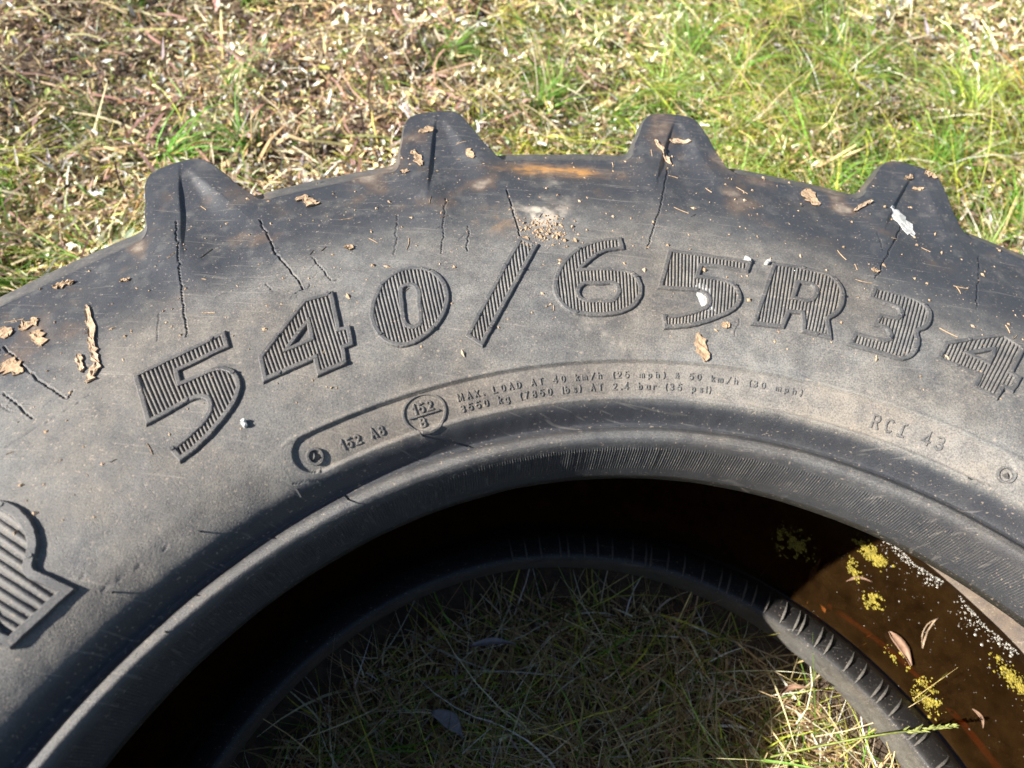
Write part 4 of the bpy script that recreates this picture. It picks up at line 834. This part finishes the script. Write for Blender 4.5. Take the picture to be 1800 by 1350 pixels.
# ------------------------------------------------------------------ on the water
def clump(x, y, sx, sy, rot, n, label, z=WZ, m=M_ALGAE, name="algae_clump", cat="algae", s0=.0009):
    px_ = np.clip(RNG.normal(0, .42, n), -1.1, 1.1) * sx; py_ = np.clip(RNG.normal(0, .42, n), -1.1, 1.1) * sy
    c, s_ = math.cos(rot), math.sin(rot); X_ = x + px_ * c - py_ * s_; Y_ = y + px_ * s_ + py_ * c
    kk = fbm(X_ * 160, Y_ * 160, 2) > .44; X_, Y_ = X_[kk], Y_[kk]; n = len(X_)
    o_ = np.array([(1, 0, 0), (.3, .95, 0), (-.8, .6, 0), (-.8, -.6, 0), (.3, -.95, 0), (0, 0, .5)]); f_ = np.array([(i, (i + 1) % 5, 5) for i in range(5)])
    sz = RNG.lognormal(math.log(s0), .45, n).clip(.0006, .006)
    V = o_[None] * sz[:, None, None] * RNG.uniform(.6, 1.3, (n, 6, 1)) + np.stack([X_ - x, Y_ - y, RNG.uniform(.0003, .0016, n)], 1)[:, None]
    F = f_[None] + (np.arange(n) * 6)[:, None, None]
    return prop(link(name, np_mesh(name, V.reshape(-1, 3), F.reshape(-1, 3), m, False), None, (x, y, z)), label, cat)
clump(.340, .512, .026, .011, -.75, 900, "largest sunlit yellow-green algae clump floating nearest the upper bead")
clump(.312, .488, .008, .016, .2, 220, "thin tail of algae specks at the edge of the shadow")
clump(.332, .450, .013, .011, 0, 380, "small round yellow algae clump in the middle of the sunlit water")
clump(.378, .342, .016, .022, .3, 480, "loose yellow algae clump beside the lower bead")
clump(.352, .382, .010, .018, .9, 200, "sparse algae specks between dead leaf and lower bead")
clump(.494, .372, .012, .035, .7, 450, "yellow algae along the waterline at the right picture edge")
clump(.235, .512, .030, .022, -.4, 900, "dull algae mat in the dark shaded water under the upper bead")
n = 260; a_ = RNG.uniform(math.radians(22), math.radians(60), n); r_ = .632 - RNG.exponential(.035, n).clip(0, .14)
def discs(name, X_, Y_, sz, z, m, label, cat, dome=.35):
    n = len(X_); k = 6; an = np.linspace(0, 2 * np.pi, k + 1)[:-1]
    o_ = np.concatenate([np.stack([np.cos(an), np.sin(an), 0 * an], 1), np.stack([.6 * np.cos(an), .6 * np.sin(an), 0 * an + dome * .8], 1), [[0, 0, dome]]])
    f_ = [(i, (i + 1) % k, k + (i + 1) % k) for i in range(k)] + [(i, k + (i + 1) % k, k + i) for i in range(k)] + [(k + i, k + (i + 1) % k, 2 * k) for i in range(k)]
    V = o_[None] * sz[:, None, None] + np.stack([X_, Y_, np.full(n, z)], 1)[:, None]
    F = np.array(f_)[None] + (np.arange(n) * (2 * k + 1))[:, None, None]
    return prop(link(name, np_mesh(name, V.reshape(-1, 3), F.reshape(-1, 3), m, True)), label, cat, kind='stuff')
nw_ = 40; a_w = RNG.uniform(math.radians(15), math.radians(62), nw_); r_w = RNG.uniform(.53, .585, nw_)
V, F, c_ = leaves(np.stack([r_w * np.cos(a_w), r_w * np.sin(a_w), np.full(nw_, .060)], 1), RNG.uniform(0, 6.28, nw_), RNG.uniform(.012, .05, nw_), RNG.uniform(.006, .026, nw_), RNG.normal(0, .05, nw_), np.full((nw_, 3), .1))
prop(link("sunken_leaves", np_mesh("sunken_leaves", V, F, M_BARK, False)), "brown rotting leaves lying under the stagnant water", "leaves", kind='stuff')
discs("floating_specks", r_ * np.cos(a_), r_ * np.sin(a_), RNG.lognormal(math.log(.0005), .4, n).clip(.0003, .0014), WZ + .0002, M_FOAM, "tiny pale specks drifting on the brown water", "specks", .3)
n = 900; a_ = RNG.uniform(math.radians(20), math.radians(56), n); r_ = .6475 - RNG.exponential(.0055, n).clip(0, .03) + .003 * np.sin(a_ * 40)
kf_ = vnoise(a_ * 30, r_ * 0) > .24; r_, a_ = r_[kf_], a_[kf_]; n = len(a_)
discs("foam", r_ * np.cos(a_), r_ * np.sin(a_), RNG.lognormal(math.log(.0008), .45, n).clip(.0004, .0022), WZ + .0002, M_FOAM, "line of white bubbles along the waterline on the inner wall", "foam", .7)
def leaf_thing(name, p0, p1, wd, z, m, label, cat, curl=.004):
    p0 = np.array(p0, float); p1 = np.array(p1, float); L = np.hypot(*(p1 - p0)); d = (p1 - p0) / L; s = np.array([-d[1], d[0]]); c = .5 * (p0 + p1)
    V = []; F = []
    for i, u in enumerate(np.linspace(0, 1, 9)):
        hw = wd * .5 * math.sin(math.pi * min(.97, max(.04, u ** .8))) * random.uniform(.85, 1.1)
        q = p0 + d * L * u - c + s * .006 * math.sin(3 * u)
        for k, hh in ((-1, 1), (-.5, .3), (0, 0), (.5, .3), (1, 1)):
            V.append((*(q + s * hw * k), curl * (hh * .8 + (2 * u - 1) ** 2 * .5) + .0006))
    n = len(V); V += [(x, y, zz - .0005) for x, y, zz in V]
    for i in range(8):
        for j in range(4):
            a = i * 5 + j; F.append((a, a + 1, a + 6, a + 5)); F.append((n + a, n + a + 5, n + a + 6, n + a + 1))
    rim = [*range(5)] + [i * 5 + 4 for i in range(1, 9)] + [43, 42, 41, 40] + [i * 5 for i in range(7, 0, -1)]
    for x, y in zip(rim, rim[1:] + rim[:1]): F.append((x, n + x, n + y, y))
    return prop(link(name, np_mesh(name, np.array(V), np.array(F), m, True), None, (*c, z)), label, cat)
leaf_thing("dead_leaf", (.343, .412), (.362, .374), .016, WZ, M_LEAF, "pinkish tan dead leaf floating in the sunlit water", "leaf")
leaf_thing("dead_leaf", (.384, .398), (.414, .438), .0065, WZ - .001, M_BARK, "narrow brown leaf half sunk right of the pinkish leaf", "leaf", .0015)
leaf_thing("dead_leaf", (.300, .470), (.335, .472), .004, WZ, M_LEAF, "thin orange needle left of the small round algae clump", "leaf", .0008)
leaf_thing("dead_leaf", (.430, .335), (.437, .315), .005, WZ, M_LEAF, "tiny tan leaf chip floating near the right picture edge", "leaf", .0008)
leaf_thing("dead_leaf", (.356, .300), (.385, .285), .005, WZ - .001, M_BARK, "dark thin leaf in the water by the green grass stalk", "leaf", .0008)
M_GLEAF = simple("grey_leaf", (.16, .15, .15), (.30, .28, .28), 120, .8, .4)
leaf_thing("dead_leaf", (-.171, .336), (-.115, .344), .009, .055, M_GLEAF, "grey curved dead leaf on the shaded grass inside the tyre", "leaf", .005)
leaf_thing("dead_leaf", (-.205, .262), (-.165, .238), .018, .045, M_GLEAF, "broad grey dead leaf low in the shaded grass", "leaf", .004)
leaf_thing("dead_leaf", (.196, .322), (.232, .332), .006, .075, M_LEAF, "pale curled leaf among the sunlit grass by the lower bead", "leaf", .006)

# ------------------------------------------------------------------ grass stalk leaning over the lower bead, weed sprigs
def tube(pts, rad, k=6):
    pts = np.array(pts, float); n = len(pts); T = np.gradient(pts, axis=0); T /= np.linalg.norm(T, axis=1, keepdims=True)
    up = np.array([0, 0, 1.0]); a = np.linspace(0, 2 * np.pi, k + 1)[:-1]; V = []
    for p, t, r in zip(pts, T, rad):
        s = np.cross(t, up); s /= np.linalg.norm(s) + 1e-9; u = np.cross(s, t)
        V += [p + r * (math.cos(x) * s + math.sin(x) * u) for x in a]
    F = [(i * k + j, i * k + (j + 1) % k, (i + 1) * k + (j + 1) % k, (i + 1) * k + j) for i in range(n - 1) for j in range(k)]
    return np.array(V), np.array(F)
def bez(p, n=12):
    p = np.array(p, float); t = np.linspace(0, 1, n)[:, None]
    return (1 - t) ** 2 * p[0] + 2 * t * (1 - t) * p[1] + t * t * p[2]
def colmesh(name, V, F, col, m): return np_mesh(name, V, F, m, True, np.repeat(np.array([col]), len(V), 0))
st = empty("grass_stalk", (.205, .262, 0)); prop(st, "long green grass stalk with a feathery seed head leaning over the lower bead", "grass stalk")
pts = bez([(0, 0, .02), (.05, .02, .150), (.11, .032, .130)]); V, F = tube(pts, np.linspace(.0012, .0008, 12)); link("stem", colmesh("stem", V, F, (.34, .40, .10), M_GRASS), st)
hv, hf, b_ = [], [], 0
for i in range(46):
    u = i / 45; c = np.array([.105, .031, .130]) + np.array([.058, .012, .002]) * u; az_ = random.uniform(-.45, .45)
    V, F, c_ = leaves(c[None] + RNG.normal(0, .0008, (1, 3)), np.array([.22 + az_]), np.array([.010 * (1 - .4 * u)]), np.array([.0022]), np.array([random.uniform(-.3, .4)]), np.array([[.5, .55, .2]]))
    hv.append(V); hf.append(F + b_); b_ += len(V)
V = np.concatenate(hv); link("seed_head", colmesh("seed_head", V, np.concatenate(hf), (.45, .50, .16), M_GRASS), st)

def sprig(x, y, az_, L, label, nl=7, lc=(.50, .58, .42), stc=(.36, .28, .14), ls=.020):
    z = float(ground_z(np.array(x), np.array(y))) + .012; o = empty("weed_sprig", (x, y, z)); prop(o, label, "weed", "weed sprigs in the litter")
    d = np.array([math.cos(az_), math.sin(az_)]); s = np.array([-d[1], d[0]])
    pts = bez([(0, 0, 0), (*(d * L * .5 + s * L * random.uniform(-.15, .15)), .05), (*(d * L), .045)]); V, F = tube(pts, np.linspace(.0018, .0010, 12)); link("stem", colmesh("stem", V, F, stc, M_LIT), o)
    for i in range(nl):
        u = .35 + .65 * i / (nl - 1); q = pts[int(u * 11)]; aa = az_ + (1 if i % 2 else -1) * random.uniform(.5, 1.1) * (1.15 - .8 * (u > .95)); l = ls * random.uniform(.7, 1.2); w2 = l * random.uniform(.42, .6)
        dd = np.array([math.cos(aa), math.sin(aa), random.uniform(-.1, .5)]); ss = np.array([-dd[1], dd[0], random.uniform(-.3, .3)])
        V = [q]; F = []
        for t in (.2, .45, .7, .88):
            hw = w2 * .5 * math.sin(math.pi * t ** .85); c = q + dd * l * t + np.array([0, 0, -.1 * l * t * t])
            V += [c - ss * hw + np.array([0, 0, .12 * hw]), c - np.array([0, 0, .15 * hw]), c + ss * hw + np.array([0, 0, .12 * hw])]
        V.append(q + dd * l + np.array([0, 0, -.1 * l])); n = len(V) - 1
        F += [(0, 2, 1, 1), (0, 3, 2, 2)] + [(1 + 3 * a, 2 + 3 * a, 5 + 3 * a, 4 + 3 * a) for a in range(3)] + [(2 + 3 * a, 3 + 3 * a, 6 + 3 * a, 5 + 3 * a) for a in range(3)] + [(10, 11, n, n), (11, 12, n, n)]
        me = bpy.data.meshes.new("leaf"); me.from_pydata([tuple(v) for v in V], [], [tuple(dict.fromkeys(f)) for f in F]); me.materials.append(M_GRASS)
        at = me.attributes.new("Col", 'FLOAT_COLOR', 'POINT'); cc = np.clip(np.array(lc) * random.uniform(.8, 1.15), 0, .9); at.data.foreach_set("color", np.tile(np.append(cc, 1), len(V)).astype(np.float32))
        link("leaf", me, o)
sprig(-.90, 1.34, 1.75, .17, "tall pale-leaved weed sprig near the top left of the picture", 9, (.58, .64, .50))
sprig(-.80, 1.40, 1.2, .08, "short green-leaved weed sprig right of the tall pale one", 6, (.36, .46, .20))
sprig(-.60, 1.20, 1.9, .11, "yellowish weed sprig above the gap between first and second lug", 7, (.50, .52, .26))
sprig(-.88, .885, .3, .07, "small weed with a pale green leaf beside the tyre left of the first lug", 5, (.44, .54, .36), ls=.028)
sprig(-1.18, 1.24, .8, .12, "sprawling weed sprig with small yellow-green leaves at far left", 8, (.40, .48, .14))
sprig(-.22, 1.56, 1.3, .09, "grey-green weed sprig above the third lug near the picture top", 6, (.46, .52, .38))
